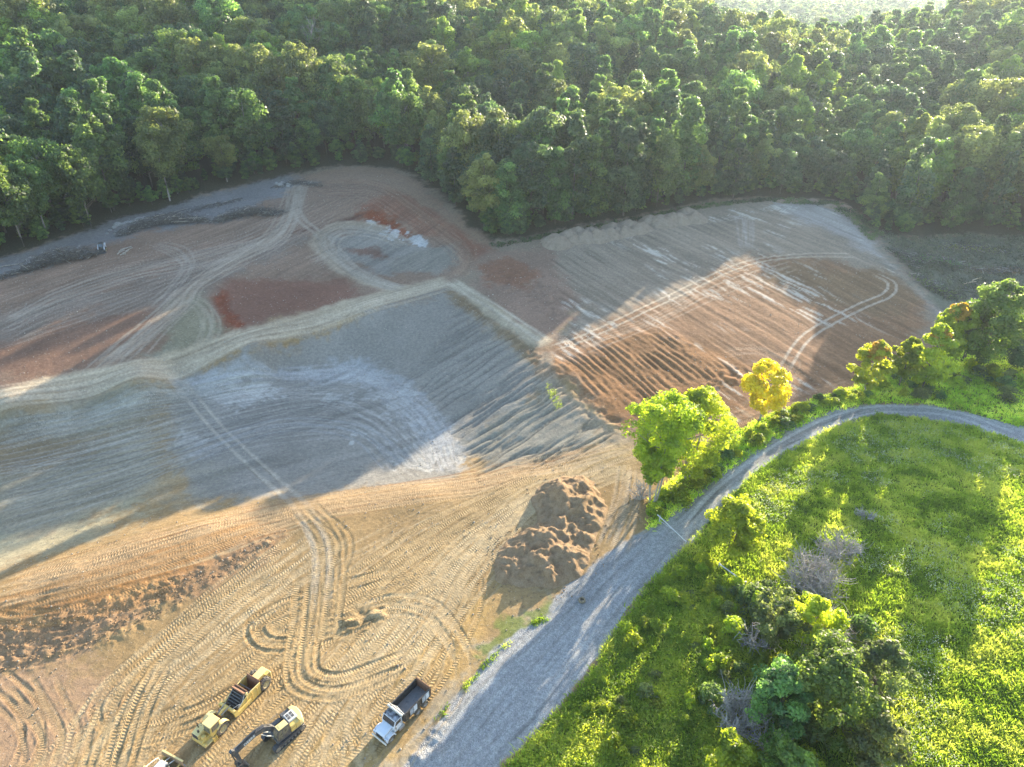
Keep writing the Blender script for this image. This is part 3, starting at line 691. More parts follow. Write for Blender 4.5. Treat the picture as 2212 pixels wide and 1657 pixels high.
def bark_mat(name, c0, c1):
    m, nt, bs = new_mat(name); g = N(nt, 'ShaderNodeTexCoord')
    n = N(nt, 'ShaderNodeTexNoise', Scale=3.0, Detail=5.0); nt.links.new(g.outputs['Object'], n.inputs['Vector'])
    nt.links.new(ramp(nt, n.outputs[0], [(.3, c0), (.7, c1)]), bs.inputs['Base Color']); bs.inputs['Roughness'].default_value = .9
    b = N(nt, 'ShaderNodeBump', Strength=.5, Distance=.1); nt.links.new(n.outputs[0], b.inputs['Height']); nt.links.new(b.outputs[0], bs.inputs['Normal'])
    return m
TRW = (4.3, 4.3, 2.1)
LM = {
 'green':  leaf_mat('leaf_green', (.030,.056,.028), (.068,.116,.046), (.145,.215,.078), TRW, .45, .05),
 'deep':   leaf_mat('leaf_deep', (.022,.040,.028), (.046,.078,.046), (.098,.148,.076), TRW, .40, .05),
 'olive':  leaf_mat('leaf_olive', (.052,.066,.034), (.108,.132,.056), (.205,.236,.100), TRW, .45, .05),
 'lime':   leaf_mat('leaf_lime', (.100,.140,.022), (.200,.245,.030), (.310,.335,.045), (3.2,3.1,1.1), .58, .03),
 'fern':   leaf_mat('leaf_fern', (.055,.090,.028), (.120,.175,.042), (.225,.280,.072), TRW, .45, .04),
 'scrub':  leaf_mat('leaf_scrub', (.050,.055,.038), (.085,.092,.062), (.130,.135,.095), (2.,2.,1.6), .35, .0),
 'gold':   leaf_mat('leaf_gold', (.300,.265,.018), (.470,.405,.022), (.560,.480,.032), (2.2,2.2,1.0), .5, .0),
 'orange': leaf_mat('leaf_orange', (.250,.190,.022), (.420,.290,.040), (.480,.350,.060), (2.2,2.0,1.2), .5, .02),
 'emerald':leaf_mat('leaf_emerald', (.026,.070,.034), (.045,.110,.044), (.085,.165,.060), TRW, .4, .02),
 'dry':    leaf_mat('leaf_dry', (.110,.085,.050), (.170,.130,.075), (.230,.180,.110), (2.,1.8,1.4), .35),
}
BARK = bark_mat('bark', (.09,.075,.06), (.20,.175,.145)); BARKP = bark_mat('bark_pale', (.22,.20,.175), (.40,.37,.33)); TWIG = bark_mat('twig', (.24,.22,.205), (.44,.415,.39))

def leaf_quads(c, nrm, size, r, aspect=.62):
    """one folded leaf-cluster quad per centre"""
    n = len(c); nrm = nrm / (np.linalg.norm(nrm, axis=1, keepdims=True) + 1e-9)
    a = r.normal(size=(n, 3)); a -= (a * nrm).sum(1, keepdims=True) * nrm; a /= np.linalg.norm(a, axis=1, keepdims=True) + 1e-9
    b = np.cross(nrm, a); s = size[:, None]
    v = np.stack([c - a * s, c - b * s * aspect + nrm * s * .12, c + a * s * 1.1, c + b * s * aspect + nrm * s * .12], 1).reshape(-1, 3)
    return v, np.arange(n * 4).reshape(-1, 4)
ENV = {
 'oval':  lambda t: np.sin(np.pi * np.clip(t, 0, 1) ** .75) ** .75,
 'round': lambda t: np.sqrt(np.clip(1 - (2 * t - .95) ** 2, 0.02, 1)),
 'cone':  lambda t: np.clip(1.08 - t, 0, 1) ** .8 * np.clip(t * 6, 0, 1) ** .5,
 'vase':  lambda t: np.clip(.30 + .95 * t, 0, 1) * np.sqrt(np.clip(1 - np.clip((t - .72) / .3, 0, 1) ** 2, 0.03, 1)),
 'bush':  lambda t: np.sqrt(np.clip(1 - t ** 2, .02, 1)),
}
def make_crown(name, seed, H, Rr, zb, ncl, nlf, leaf, env, mat, lean=(0, 0), rc=(.20, .36), drop=.45):
    """crown of many leaf clumps spread through its volume; returns mesh, clump centres"""
    r = np.random.default_rng(seed); t = r.uniform(.03, .98, ncl) ; th = r.uniform(0, 2 * np.pi, ncl)
    irr = 1 + .28 * np.sin(th * 2 + r.uniform(0, 6)) * r.uniform(.3, 1) + .18 * np.sin(th * 3 + t * 5)
    rad = ENV[env](t) * Rr * np.sqrt(r.uniform(.12, .82, ncl)) * irr
    C = np.stack([rad * np.cos(th) + lean[0] * t, rad * np.sin(th) + lean[1] * t, zb + (H - zb) * t], 1)
    cr = Rr * r.uniform(*rc, ncl) * (0.55 + .45 * ENV[env](t))
    k = r.integers(0, ncl, ncl * nlf); d = r.normal(size=(ncl * nlf, 3)); d /= np.linalg.norm(d, axis=1, keepdims=True)
    keep = (d[:, 2] > -.25) | (r.uniform(size=len(d)) > drop); k, d = k[keep], d[keep]
    q = r.uniform(.35, 1.08, len(k)) ** .6
    pos = C[k] + d * (cr[k] * q)[:, None] * np.array([1, 1, .8])
    pos += r.normal(0, leaf * .25, pos.shape)
    ct = r.uniform(0, 1, ncl); tint = np.clip(ct[k] * .65 + r.uniform(0, .35, len(k)), 0, 1)
    v, f = leaf_quads(pos, d + r.normal(0, .55, d.shape) + np.array([0, 0, .35]), leaf * r.uniform(.55, 1.25, len(k)), r)
    me = mesh_np(name, v, f, [mat])
    a = me.attributes.new('tint', 'FLOAT', 'POINT'); a.data.foreach_set('value', np.repeat(tint, 4).astype(np.float32))
    return me, C
def make_trunk(name, seed, H, zb, r0, C, mat, nb=10, stems=1, lean=(0, 0), n=7):
    r = np.random.default_rng(seed + 99); mb = MB(); o = np.argsort(C[:, 2]); pick = o[np.linspace(0, len(o) - 1, min(nb, len(o))).astype(int)]
    for s in range(stems):
        ph = 2 * math.pi * s / max(stems, 1) + r.uniform(0, 1); off = 0 if stems == 1 else r0 * 1.4; sp = 0 if stems == 1 else H * .10
        pts = []
        for i in range(7):
            t = i / 6; pts.append((math.cos(ph) * (off + sp * t) + lean[0] * t * .8 + r.normal(0, .01) * H * t * .5, math.sin(ph) * (off + sp * t) + lean[1] * t * .8 + r.normal(0, .01) * H * t * .5, -.3 + (H * .86 + .3) * t))
        mb.tube(pts, r0 / math.sqrt(stems), n, taper=r0 * .16)
        for j in pick[s::stems]:
            c = C[j]; z0 = max(zb * .55, c[2] - np.hypot(c[0], c[1]) * r.uniform(.7, 1.2)); z0 = min(max(z0, H * .12), H * .8); t = (z0 + .3) / (H * .86 + .3)
            i = min(int(t * 6), 5); f = t * 6 - i; p0 = Vector(pts[i]).lerp(Vector(pts[i + 1]), f)
            c1 = Vector(c); mid = p0.lerp(c1, .5) + Vector((0, 0, -.06 * (c1 - p0).length))
            mb.tube([p0, mid, c1], r0 * .30, 5, taper=r0 * .07)
    return mb.mesh(name, mat, True)

# forest kinds: (look, envelope, leaf, height, crown radius, clear trunk)
FK = [('green','oval',27,6.6,6.0),('green','oval',29,6.0,2.0),('green','round',25,7.8,8.0),('green','vase',27,7.4,9.0),
      ('olive','round',26,7.8,7.0),('olive','oval',28,6.6,4.5),('deep','oval',29,6.2,2.0),('deep','cone',31,6.6,2.0),
      ('deep','round',26,7.6,6.0),('fern','oval',27,6.2,6.0),('fern','round',24,7.2,8.0),('gold','oval',25,6.2,6.0),('green','cone',30,6.4,4.0),('olive','vase',26,7.2,9.0)]
PROTO = []
for i, (lk, ev, h, cr, zb) in enumerate(FK):
    cr = cr * 1.14; cm, C = make_crown('crown', 100 + i, h, cr, zb, [74, 56, 90, 64, 80, 50, 70, 100, 60, 84][i % 10], [130, 170, 105, 150, 120, 190, 140, 95, 160, 115][i % 10], .50, ev, LM[lk], rc=[(.20, .36), (.26, .44), (.16, .30), (.22, .40), (.18, .34), (.28, .46), (.20, .38), (.15, .28), (.25, .42), (.17, .33)][i % 10])
    tm = make_trunk('trunk', 100 + i, h, zb, .34, C, BARKP if i in (3, 13, 9) else BARK, 12)
    PROTO.append((lk, ev, h, cr, cm, tm))

# where the evening sun still reaches the site: nothing tall may stand between it and the sun
LIT = [GL([(1622,532),(1500,588),(1275,692),(1120,768),(1010,905),(870,985),(645,1085),(590,1100),(420,1150),(230,1240),(0,1320),(-60,1657),(900,1657),(1350,1300),(1420,1100),(1560,960),(1640,905),(1770,830),(1770,680),(1690,610)]),
       GL([(0,1195),(0,1150),(200,1110),(290,1100),(180,1170)]),
       GL([(1150,1700),(1420,1280),(1560,1120),(1700,1010),(1760,985),(1780,1080),(1900,1040),(2080,970),(2212,970),(2330,990),(2400,1700)])]
TANEL = math.tan(R(SUN_EL))
_lt = np.arange(6, 420, 3.0)
def sun_cap(x, y, z):
    """highest tree top at (x,y) that keeps the sunlit part of the site in the sun"""
    qx = x - math.cos(R(SUN_AZ)) * _lt; qy = y - math.sin(R(SUN_AZ)) * _lt
    cap = 1e9
    for poly in LIT:
        ins = sdist(poly, qx, qy) < -1.5
        if ins.any(): cap = min(cap, float((hbase(qx[ins], qy[ins]) + _lt[ins] * TANEL).min()))
    return cap - z
def in_frame(x, y, z):
    d = np.array([x, y, z - CAM_H]); dep = d[1] * _cp - d[2] * _sp; up = d[1] * _sp + d[2] * _cp
    return abs(x / dep) < .80 and -.62 < up / dep < .60

GOLD = (-42.0, 318.0)
cand = []
for gy_ in np.arange(150, 640, 9.2):
    w = 0.80 * gy_ + 60; xs = np.arange(-w, w, 9.2)
    x = xs + rng.uniform(-3.4, 3.4, len(xs)); y = gy_ + rng.uniform(-3.4, 3.4, len(xs))
    sd = sdist(FOREST, x, y); z = hbase(x, y)
    for k in np.nonzero(sd < -1.0)[0]: cand.append((x[k], y[k], z[k], -sd[k]))
trees = []
for (x, y, z, sd) in cand:
    clump = vnoise(np.array([x / 38]), np.array([y / 38]), 5)[0]
    rk = rng.uniform()
    right = x > -20
    if sd < 9 and not right: pool = [0, 3, 12, 13, 2, 6, 0, 3]
    elif sd < 9: pool = [1, 6, 1, 7, 6, 5, 1, 8]
    elif clump > .62: pool = [4, 5, 9, 13, 10, 0]
    elif clump < .38: pool = [6, 7, 8, 1, 2, 12]
    else: pool = [0, 1, 2, 3, 4, 5, 12, 9, 8]
    k = pool[int(rng.integers(len(pool)))]
    if abs(x - GOLD[0]) < 7 and abs(y - GOLD[1]) < 6: k = 11
    H = FK[k][2]; s = rng.uniform(.66, 1.12) * (.86 + .36 * vnoise(np.array([x / 23]), np.array([y / 23]), 15)[0])
    if sd < 5: s *= .86
    cap = sun_cap(x, y, z) / H if (y < 480 and x > -60) else 9.
    if cap < .30: continue
    s = min(s, cap * .97)
    trees.append((k, x, y, z, s, rng.uniform(0, 6.283), sd))
vis = [i for i, t in enumerate(trees) if in_frame(t[1], t[2], t[3] + 12)]
vis.sort(key=lambda i: (math.hypot(trees[i][1], trees[i][2]) / trees[i][4]) + trees[i][6] * 1.5)
named = set(vis[:300])
LOOK = {'green': 'mid green broadleaf tree', 'olive': 'olive green broadleaf tree', 'deep': 'dark green broadleaf tree', 'fern': 'light yellowish green broadleaf tree', 'gold': 'golden yellow broadleaf tree', 'emerald': 'bluish green broadleaf tree'}
SHP = {'oval': 'with tall oval crown', 'round': 'with broad rounded crown', 'cone': 'with tapering pointed crown', 'vase': 'with spreading fan-shaped crown'}
for i in sorted(named):
    k, x, y, z, s, a, sd = trees[i]; lk, ev, h, cr, cm, tm = PROTO[k]
    e = empty('forest_tree', (x, y, z - .2), a, (s * rng.uniform(.8, 1.2), s * rng.uniform(.8, 1.2), s))
    where = ('at forest edge behind striped field' if x > 0 else 'at forest edge behind brush piles') if sd < 9 else ('inside woods behind striped field' if x > 0 else 'inside woods behind brush piles')
    sz = 'short' if s < .80 else ('tall' if s > 1.02 else 'mid-sized')
    tag(e, f'{sz} {LOOK[lk]} {SHP[ev]} {where}', 'tree', f'{sz} {lk} {ev} trees {where}')
    obj('trunk', tm, e); obj('crown', cm, e)

# a few bare trees show grey among the crowns
for k, (x, y, hh, lb) in enumerate([(-128, 262, 24, 'leafless grey tree rising from the woods behind the loader'), (-88, 345, 27, 'bare grey tree with fine twigs on the wooded slope'), (-150, 318, 25, 'bare pale tree among green crowns on the hill'), (118, 292, 24, 'dead grey tree in the woods above the field corner'), (6, 372, 26, 'dead forked tree standing out on the wooded ridge')]):
    e = empty('bare_tree', (x, y, float(hbase(np.array([x]), np.array([y]))[0]) - .3)); tag(e, lb, 'tree')
    _m, C = make_crown('tmp', 900 + k, hh, 5.5, 9, 70, 2, .3, 'vase', BARKP); obj('trunk', make_trunk('trunk', 900 + k, hh, 9, .42, C, BARKP, 46), e)
    mb = MB(); rr_ = np.random.default_rng(k)
    for c in C:
        for q in range(4): d = rr_.normal(0, 1.1, 3); d[2] = abs(d[2]); mb.tube([c, Vector(c) + Vector(d)], .05, 3, taper=.02)
    mb.build('twigs', BARKP, e)

# the rest of the woods reads as one mass
def proto_collection(name, meshes):
    c = bpy.data.collections.new(name)
    for j, parts in enumerate(meshes):
        ms = [p for p in parts]; o = bpy.data.objects.new('%s_%02d' % (name, j), ms[0]); c.objects.link(o)
    return c
def join_meshes(name, a, b):
    bm = bmesh.new(); bm.from_mesh(a); nf = len(bm.faces); bm.from_mesh(b); bm.faces.ensure_lookup_table()
    for f in bm.faces[nf:]: f.material_index = 1
    me = bpy.data.meshes.new(name); bm.to_mesh(me); bm.free()
    me.materials.append(a.materials[0]); me.materials.append(b.materials[0]); return me
def scatter(name, coll, pts, rot, scl, pick, label):
    me = bpy.data.meshes.new(name); me.vertices.add(len(pts)); me.vertices.foreach_set('co', np.asarray(pts, np.float32).ravel())
    for nm, ty, arr, key in (('rot', 'FLOAT_VECTOR', rot, 'vector'), ('scl', 'FLOAT_VECTOR', scl, 'vector'), ('pick', 'INT', pick, 'value')):
        at = me.attributes.new(nm, ty, 'POINT'); at.data.foreach_set(key, np.asarray(arr, np.int32 if ty == 'INT' else np.float32).ravel())
    o = obj(name, me); o['kind'] = 'stuff'; o['label'] = label
    g = bpy.data.node_groups.new(name + '_nodes', 'GeometryNodeTree')
    g.interface.new_socket('Geometry', in_out='INPUT', socket_type='NodeSocketGeometry'); g.interface.new_socket('Geometry', in_out='OUTPUT', socket_type='NodeSocketGeometry')
    gi = g.nodes.new('NodeGroupInput'); go = g.nodes.new('NodeGroupOutput'); ip = g.nodes.new('GeometryNodeInstanceOnPoints'); ci = g.nodes.new('GeometryNodeCollectionInfo')
    ci.inputs['Collection'].default_value = coll; ci.inputs['Separate Children'].default_value = True; ci.inputs['Reset Children'].default_value = True
    ip.inputs['Pick Instance'].default_value = True
    def na(nm, ty):
        n = g.nodes.new('GeometryNodeInputNamedAttribute'); n.data_type = ty; n.inputs['Name'].default_value = nm; return [s for s in n.outputs if s.enabled][0]
    L = g.links.new; L(gi.outputs[0], ip.inputs['Points']); L(ci.outputs[0], ip.inputs['Instance']); L(na('pick', 'INT'), ip.inputs['Instance Index'])
    L(na('rot', 'FLOAT_VECTOR'), ip.inputs['Rotation']); L(na('scl', 'FLOAT_VECTOR'), ip.inputs['Scale']); L(ip.outputs[0], go.inputs[0])
    md = o.modifiers.new('scatter', 'NODES'); md.node_group = g
    return o
fcol = proto_collection('woodtree', [(join_meshes('woodtree', p[4], p[5]),) for p in PROTO])
rest = [t for i, t in enumerate(trees) if i not in named]
pts = [(t[1], t[2], t[3] - .2) for t in rest]; rot = [(0, 0, t[5]) for t in rest]; scl = [(t[4] * w_[0], t[4] * w_[1], t[4]) for t, w_ in zip(rest, rng.uniform(.78, 1.25, (len(rest), 2)))]; pick = [t[0] for t in rest]
# young growth under the edge trees
for p in range(0, len(EDGE) - 1):
    for q in range(int(np.linalg.norm(EDGE[p + 1] - EDGE[p]) / 2.2)):
        f = rng.uniform(); c = EDGE[p] * (1 - f) + EDGE[p + 1] * f; d = EDGE[p + 1] - EDGE[p]; nrm = np.array([-d[1], d[0]]) / np.linalg.norm(d)
        c = c + nrm * rng.uniform(2.5, 11); h = float(hbase(c[0:1], c[1:2])[0]); s = rng.uniform(.12, .34)
        pts.append((c[0], c[1], h - .3)); rot.append((0, 0, rng.uniform(0, 6))); scl.append((s * 1.25, s * 1.25, s)); pick.append(int(rng.choice([1, 6, 8, 0, 12])))
scatter('woodland', fcol, pts, rot, scl, pick, 'dense green woodland covering the hills behind the site')
fpts, frot, fscl, fpick = [], [], [], []
for gy_ in np.concatenate([np.arange(640, 1100, 9), np.arange(1100, 2200, 17), np.arange(2200, 4200, 40)]):
    st = 9 if gy_ < 1100 else (17 if gy_ < 2200 else 40); w0, w1 = (-.8 * gy_, .8 * gy_)
    if gy_ > 900: w0 = -.05 * gy_
    xs = np.arange(w0, w1, st); x = xs + rng.uniform(-st / 2, st / 2, len(xs)); y = gy_ + rng.uniform(-st / 2, st / 2, len(xs)); z = hbase(x, y)
    field = (fbm(x / 260, y / 260, 77, 4) > .62) & (y > 900)
    for k in np.nonzero(~field)[0]:
        s = rng.uniform(.75, 1.1) * (st / 9) ** .55
        fpts.append((x[k], y[k], z[k] - 1)); frot.append((0, 0, rng.uniform(0, 6))); fscl.append((s * 1.15, s * 1.15, s * .9)); fpick.append(int(rng.choice([0, 2, 4, 6, 8, 1, 5])))
scatter('distant_woodland', fcol, fpts, frot, fscl, fpick, 'hazy distant woodland across the valley')
# ------------------------------------------------------------------ single trees, shrubs, weeds and grass
def htop(px, py, y):
    d = ray(px, py); return CAM_H + d[2] / d[1] * y
def single_tree(name, base, top, rad, zb, look, env, label, seed, ncl=70, nlf=210, leaf=.30, stems=1, bark=None, extra=None, lean=(0, 0), r0=None, hmul=1.0):
    b = G3(*base); H = (htop(top[0], top[1], b.y) - b.z) * hmul
    e = empty(name, b); tag(e, label, 'tree')
    cm, C = make_crown('crown', seed, H, rad, zb * H, ncl, nlf, leaf, env, LM[look], lean, rc=(.17, .33))
    obj('trunk', make_trunk('trunk', seed, H, zb * H, r0 or .018 * H, C, bark or BARK, 22, stems, lean), e)
    obj('crown', cm, e)
    if extra:
        lk, f0, f1, rr = extra
        m2, _ = make_crown('autumn_foliage', seed + 5, H * f1, rad * rr, H * f0, 22, 150, leaf, 'round', LM[lk], lean)
        o = obj('autumn_foliage', m2, e); o['label'] = 'orange tinged leaves at the top of the crown'
    return e
single_tree('leafy_tree', (1410,1088), (1420,872), 6.4, .30, 'lime', 'vase', 'bright green multi-stemmed tree where the hedge meets the dirt yard', 301, 90, 240, .27, 4, BARKP, lean=(0.5, 1.0))
single_tree('leafy_tree', (1486,1035), (1512,846), 6.2, .16, 'lime', 'round', 'pale yellow-green tree with wide crown beside the multi-stemmed tree', 302, 80, 260, .27, 2, BARKP)
single_tree('leafy_tree', (1641,908), (1647,787), 4.6, .24, 'gold', 'round', 'golden yellow tree with bare pale trunk standing alone by the hedge', 303, 70, 230, .27, 1, BARKP, r0=.26)
single_tree('leafy_tree', (1866,852), (1885,738), 3.8, .20, 'lime', 'round', 'small tree with orange tips and leaning trunk beside the road bend', 304, 55, 200, .27, 1, BARKP, ('orange', .70, 1.0, .6))
single_tree('leafy_tree', (1942,832), (1940,728), 3.2, .25, 'lime', 'oval', 'slim light green tree between two orange tipped trees', 305, 50, 200, .27)
single_tree('leafy_tree', (1992,838), (1990,702), 4.8, .10, 'lime', 'oval', 'bushy yellow-green tree with some orange leaves above the road bend', 306, 70, 210, .28, 2, None, ('orange', .72, .95, .38))
single_tree('leafy_tree', (2036,790), (2026,658), 4.4, .22, 'lime', 'oval', 'tall yellow-green tree with orange top beside the dark green tree', 307, 65, 200, .28, 1, None, ('orange', .80, 1.0, .5))
single_tree('leafy_tree', (2080,775), (2080,660), 5.0, .30, 'olive', 'round', 'dull olive tree half hidden behind the large dark green tree', 308, 70, 200, .30, 2)
single_tree('leafy_tree', (2112,795), (2120,610), 7.0, .16, 'fern', 'round', 'large full-crowned green tree by the brush clearing', 309, 95, 260, .32, 2)
single_tree('leafy_tree', (2222,800), (2220,715), 6.0, .12, 'deep', 'round', 'shaded dark tree next to the large full-crowned tree', 310, 70, 200, .32)
single_tree('leafy_tree', (1578,1195), (1572,1085), 4.7, .18, 'lime', 'oval', 'airy yellow-green tree standing over the white pipe', 311, 75, 200, .24, 3)
single_tree('leafy_tree', (1662,1400), (1650,1302), 3.6, .2, 'olive', 'vase', 'thin olive tree with many stems in the thicket', 312, 60, 150, .24, 4, BARKP)
single_tree('leafy_tree', (1735,1400), (1722,1292), 3.4, .25, 'lime', 'oval', 'thin yellowish tree beside the dead grey bushes', 313, 55, 140, .24, 3, BARKP)
single_tree('leafy_tree', (1672,1562), (1672,1450), 4.2, .06, 'green', 'oval', 'dense deep green tree in the thicket beside a bare grey one', 314, 80, 240, .24)
single_tree('leafy_tree', (1772,1555), (1765,1420), 5.2, .10, 'fern', 'round', 'broad tree with silvery green top in the thicket', 315, 90, 260, .24)
single_tree('leafy_tree', (1882,1500), (1868,1390), 3.6, .05, 'olive', 'oval', 'dark olive tree at the meadow side of the thicket', 316, 60, 180, .24)
single_tree('leafy_tree', (1872,1640), (1880,1550), 3.4, .05, 'olive', 'oval', 'dull half-bare tree at the meadow side of the thicket', 317, 50, 120, .24, 3)
single_tree('leafy_tree', (1556,1680), (1550,1592), 3.0, .05, 'lime', 'oval', 'yellow-green sapling below the bare grey trees', 318, 55, 180, .22)
single_tree('leafy_tree', (1690,1700), (1690,1618), 3.0, .05, 'fern', 'round', 'rich green low tree at the foot of the thicket', 319, 55, 180, .22)

def dead_bush(name, base, rx, h, label, seed, nst=26, sub=9, cat='dead bush'):
    r = np.random.default_rng(seed); b = G3(*base); mb = MB()
    for s in range(nst):
        a = r.uniform(0, 6.283); el = r.uniform(.15, 1.0); d = Vector((math.cos(a) * rx * (1.05 - el * .65), math.sin(a) * rx * (1.05 - el * .65), h * (.25 + .75 * el)))
        o = Vector((math.cos(a), math.sin(a), 0)) * rx * .25 * r.uniform(0, 1)
        p = [o, o + d * .45 + Vector(r.normal(0, .06 * rx, 3)), o + d]
        mb.tube(p, .10, 4, taper=.04)
        for q in range(sub):
            t = r.uniform(.25, 1); st = (o + d * t) if t > .5 else o.lerp(p[1], t * 2)
            e = st + Vector(r.normal(0, .30, 3)) * rx * .8 + Vector((0, 0, .12 * h)); m_ = st.lerp(e, .5) + Vector(r.normal(0, .06, 3)) * rx
            mb.tube([st, m_, e], .045, 3, taper=.02)
    o = mb.build(name, TWIG); o.location = b; tag(o, label, cat); return o
dead_bush('dead_bush', (1745,1262), 4.6, 4.2, 'big tangled grey leafless bush beside the white-flowered meadow', 401, 44, 18)
dead_bush('dead_bush', (1812,1200), 3.6, 2.6, 'low grey leafless bush behind the big tangled one', 402, 30, 14)
dead_bush('dead_bush', (1785,1385), 3.2, 4.2, 'upright fine-twigged grey bush over the silvery green tree', 403, 40, 18)
dead_bush('dead_bush', (1592,1570), 3.0, 4.8, 'tall bare grey shrub left of the deep green tree', 404, 40, 18)
dead_bush('dead_bush', (1650,1620), 2.4, 4.0, 'dark bare shrub at the foot of the deep green tree', 405, 22, 10)
dead_bush('dead_bush', (1888,1510), 2.4, 3.6, 'small bare grey shrub at the meadow edge of the thicket', 406, 20, 10)
dead_bush('dead_bush', (1628,1395), 2.6, 3.4, 'pale bare shrub between the thin olive trees', 407, 20, 10)
dead_bush('dead_bush', (1870,1120), 1.8, 1.4, 'flattened dark dead scrub in the open meadow', 408, 14, 8)
dead_bush('dead_bush', (1385,1075), 2.2, 2.6, 'brown withered scrub under the multi-stemmed tree', 409, 20, 10)

SH = []
for i, lk in enumerate(['green', 'lime', 'olive', 'lime', 'deep', 'green', 'lime']):
    m_, _ = make_crown('shrub', 500 + i, 1.25, 1.0, .05, 26, 60, .12, 'bush', LM[lk], rc=(.3, .5), drop=.8); SH.append((lk, m_))
SL = {'green': 'mid green', 'lime': 'yellow-green', 'olive': 'olive', 'deep': 'dark green', 'gold': 'golden'}
def shrub(x, y, s, k, where):
    lk, me = SH[k]; o = obj('shrub', me); o.location = (x, y, float(gz(x, y)[0]) - .1); o.rotation_euler = (0, 0, rng.uniform(0, 6.28)); o.scale = (s * rng.uniform(.85, 1.2), s * rng.uniform(.85, 1.2), s * rng.uniform(.75, 1.25))
    sz = 'small' if s < 1.0 else ('large' if s > 1.7 else 'mid-sized')
    tag(o, f'{sz} {SL[lk]} leafy shrub {where}', 'shrub', f'{sz} {SL[lk]} shrubs {where}')
def shrubs_in(poly_s, n, smin, smax, pool, where):
    pw = GL(poly_s); c = 0; tries = 0
    while c < n and tries < n * 40:
        tries += 1; x = rng.uniform(pw[:, 0].min(), pw[:, 0].max()); y = rng.uniform(pw[:, 1].min(), pw[:, 1].max())
        xa, ya = np.array([x]), np.array([y])
        if sdist(pw, xa, ya)[0] > 0 or sdist(ROAD, xa, ya)[0] < .9: continue
        shrub(x, y, rng.uniform(smin, smax), int(rng.choice(pool)), where); c += 1
shrubs_in([(1400,1120),(1440,1060),(1520,1000),(1600,950),(1660,915),(1690,925),(1600,985),(1540,1030),(1470,1090),(1425,1130)], 34, .7, 1.7, [0,1,3,1,3,1], 'in the hedge below the multi-stemmed tree')
shrubs_in([(1660,912),(1760,868),(1860,840),(1880,860),(1790,880),(1700,928)], 26, .7, 1.6, [1,3,0,5,1], 'in the hedge between the golden tree and the bend')
shrubs_in([(1880,845),(1960,800),(2040,770),(2120,800),(2230,810),(2230,870),(2100,870),(2000,868),(1900,866)], 34, .8, 2.0, [0,5,3,2,1], 'under the trees above the road bend')
shrubs_in([(1290,1420),(1360,1330),(1440,1240),(1510,1190),(1570,1250),(1600,1340),(1560,1450),(1480,1560),(1400,1660),(1180,1640)], 46, .6, 1.5, [1,3,1,2,3,6], 'in the weeds between road and thicket')
shrubs_in([(1560,1260),(1700,1290),(1850,1340),(1930,1480),(1960,1660),(1480,1670),(1540,1450)], 44, .9, 2.1, [0,2,3,5,1,6], 'among the trees of the thicket')

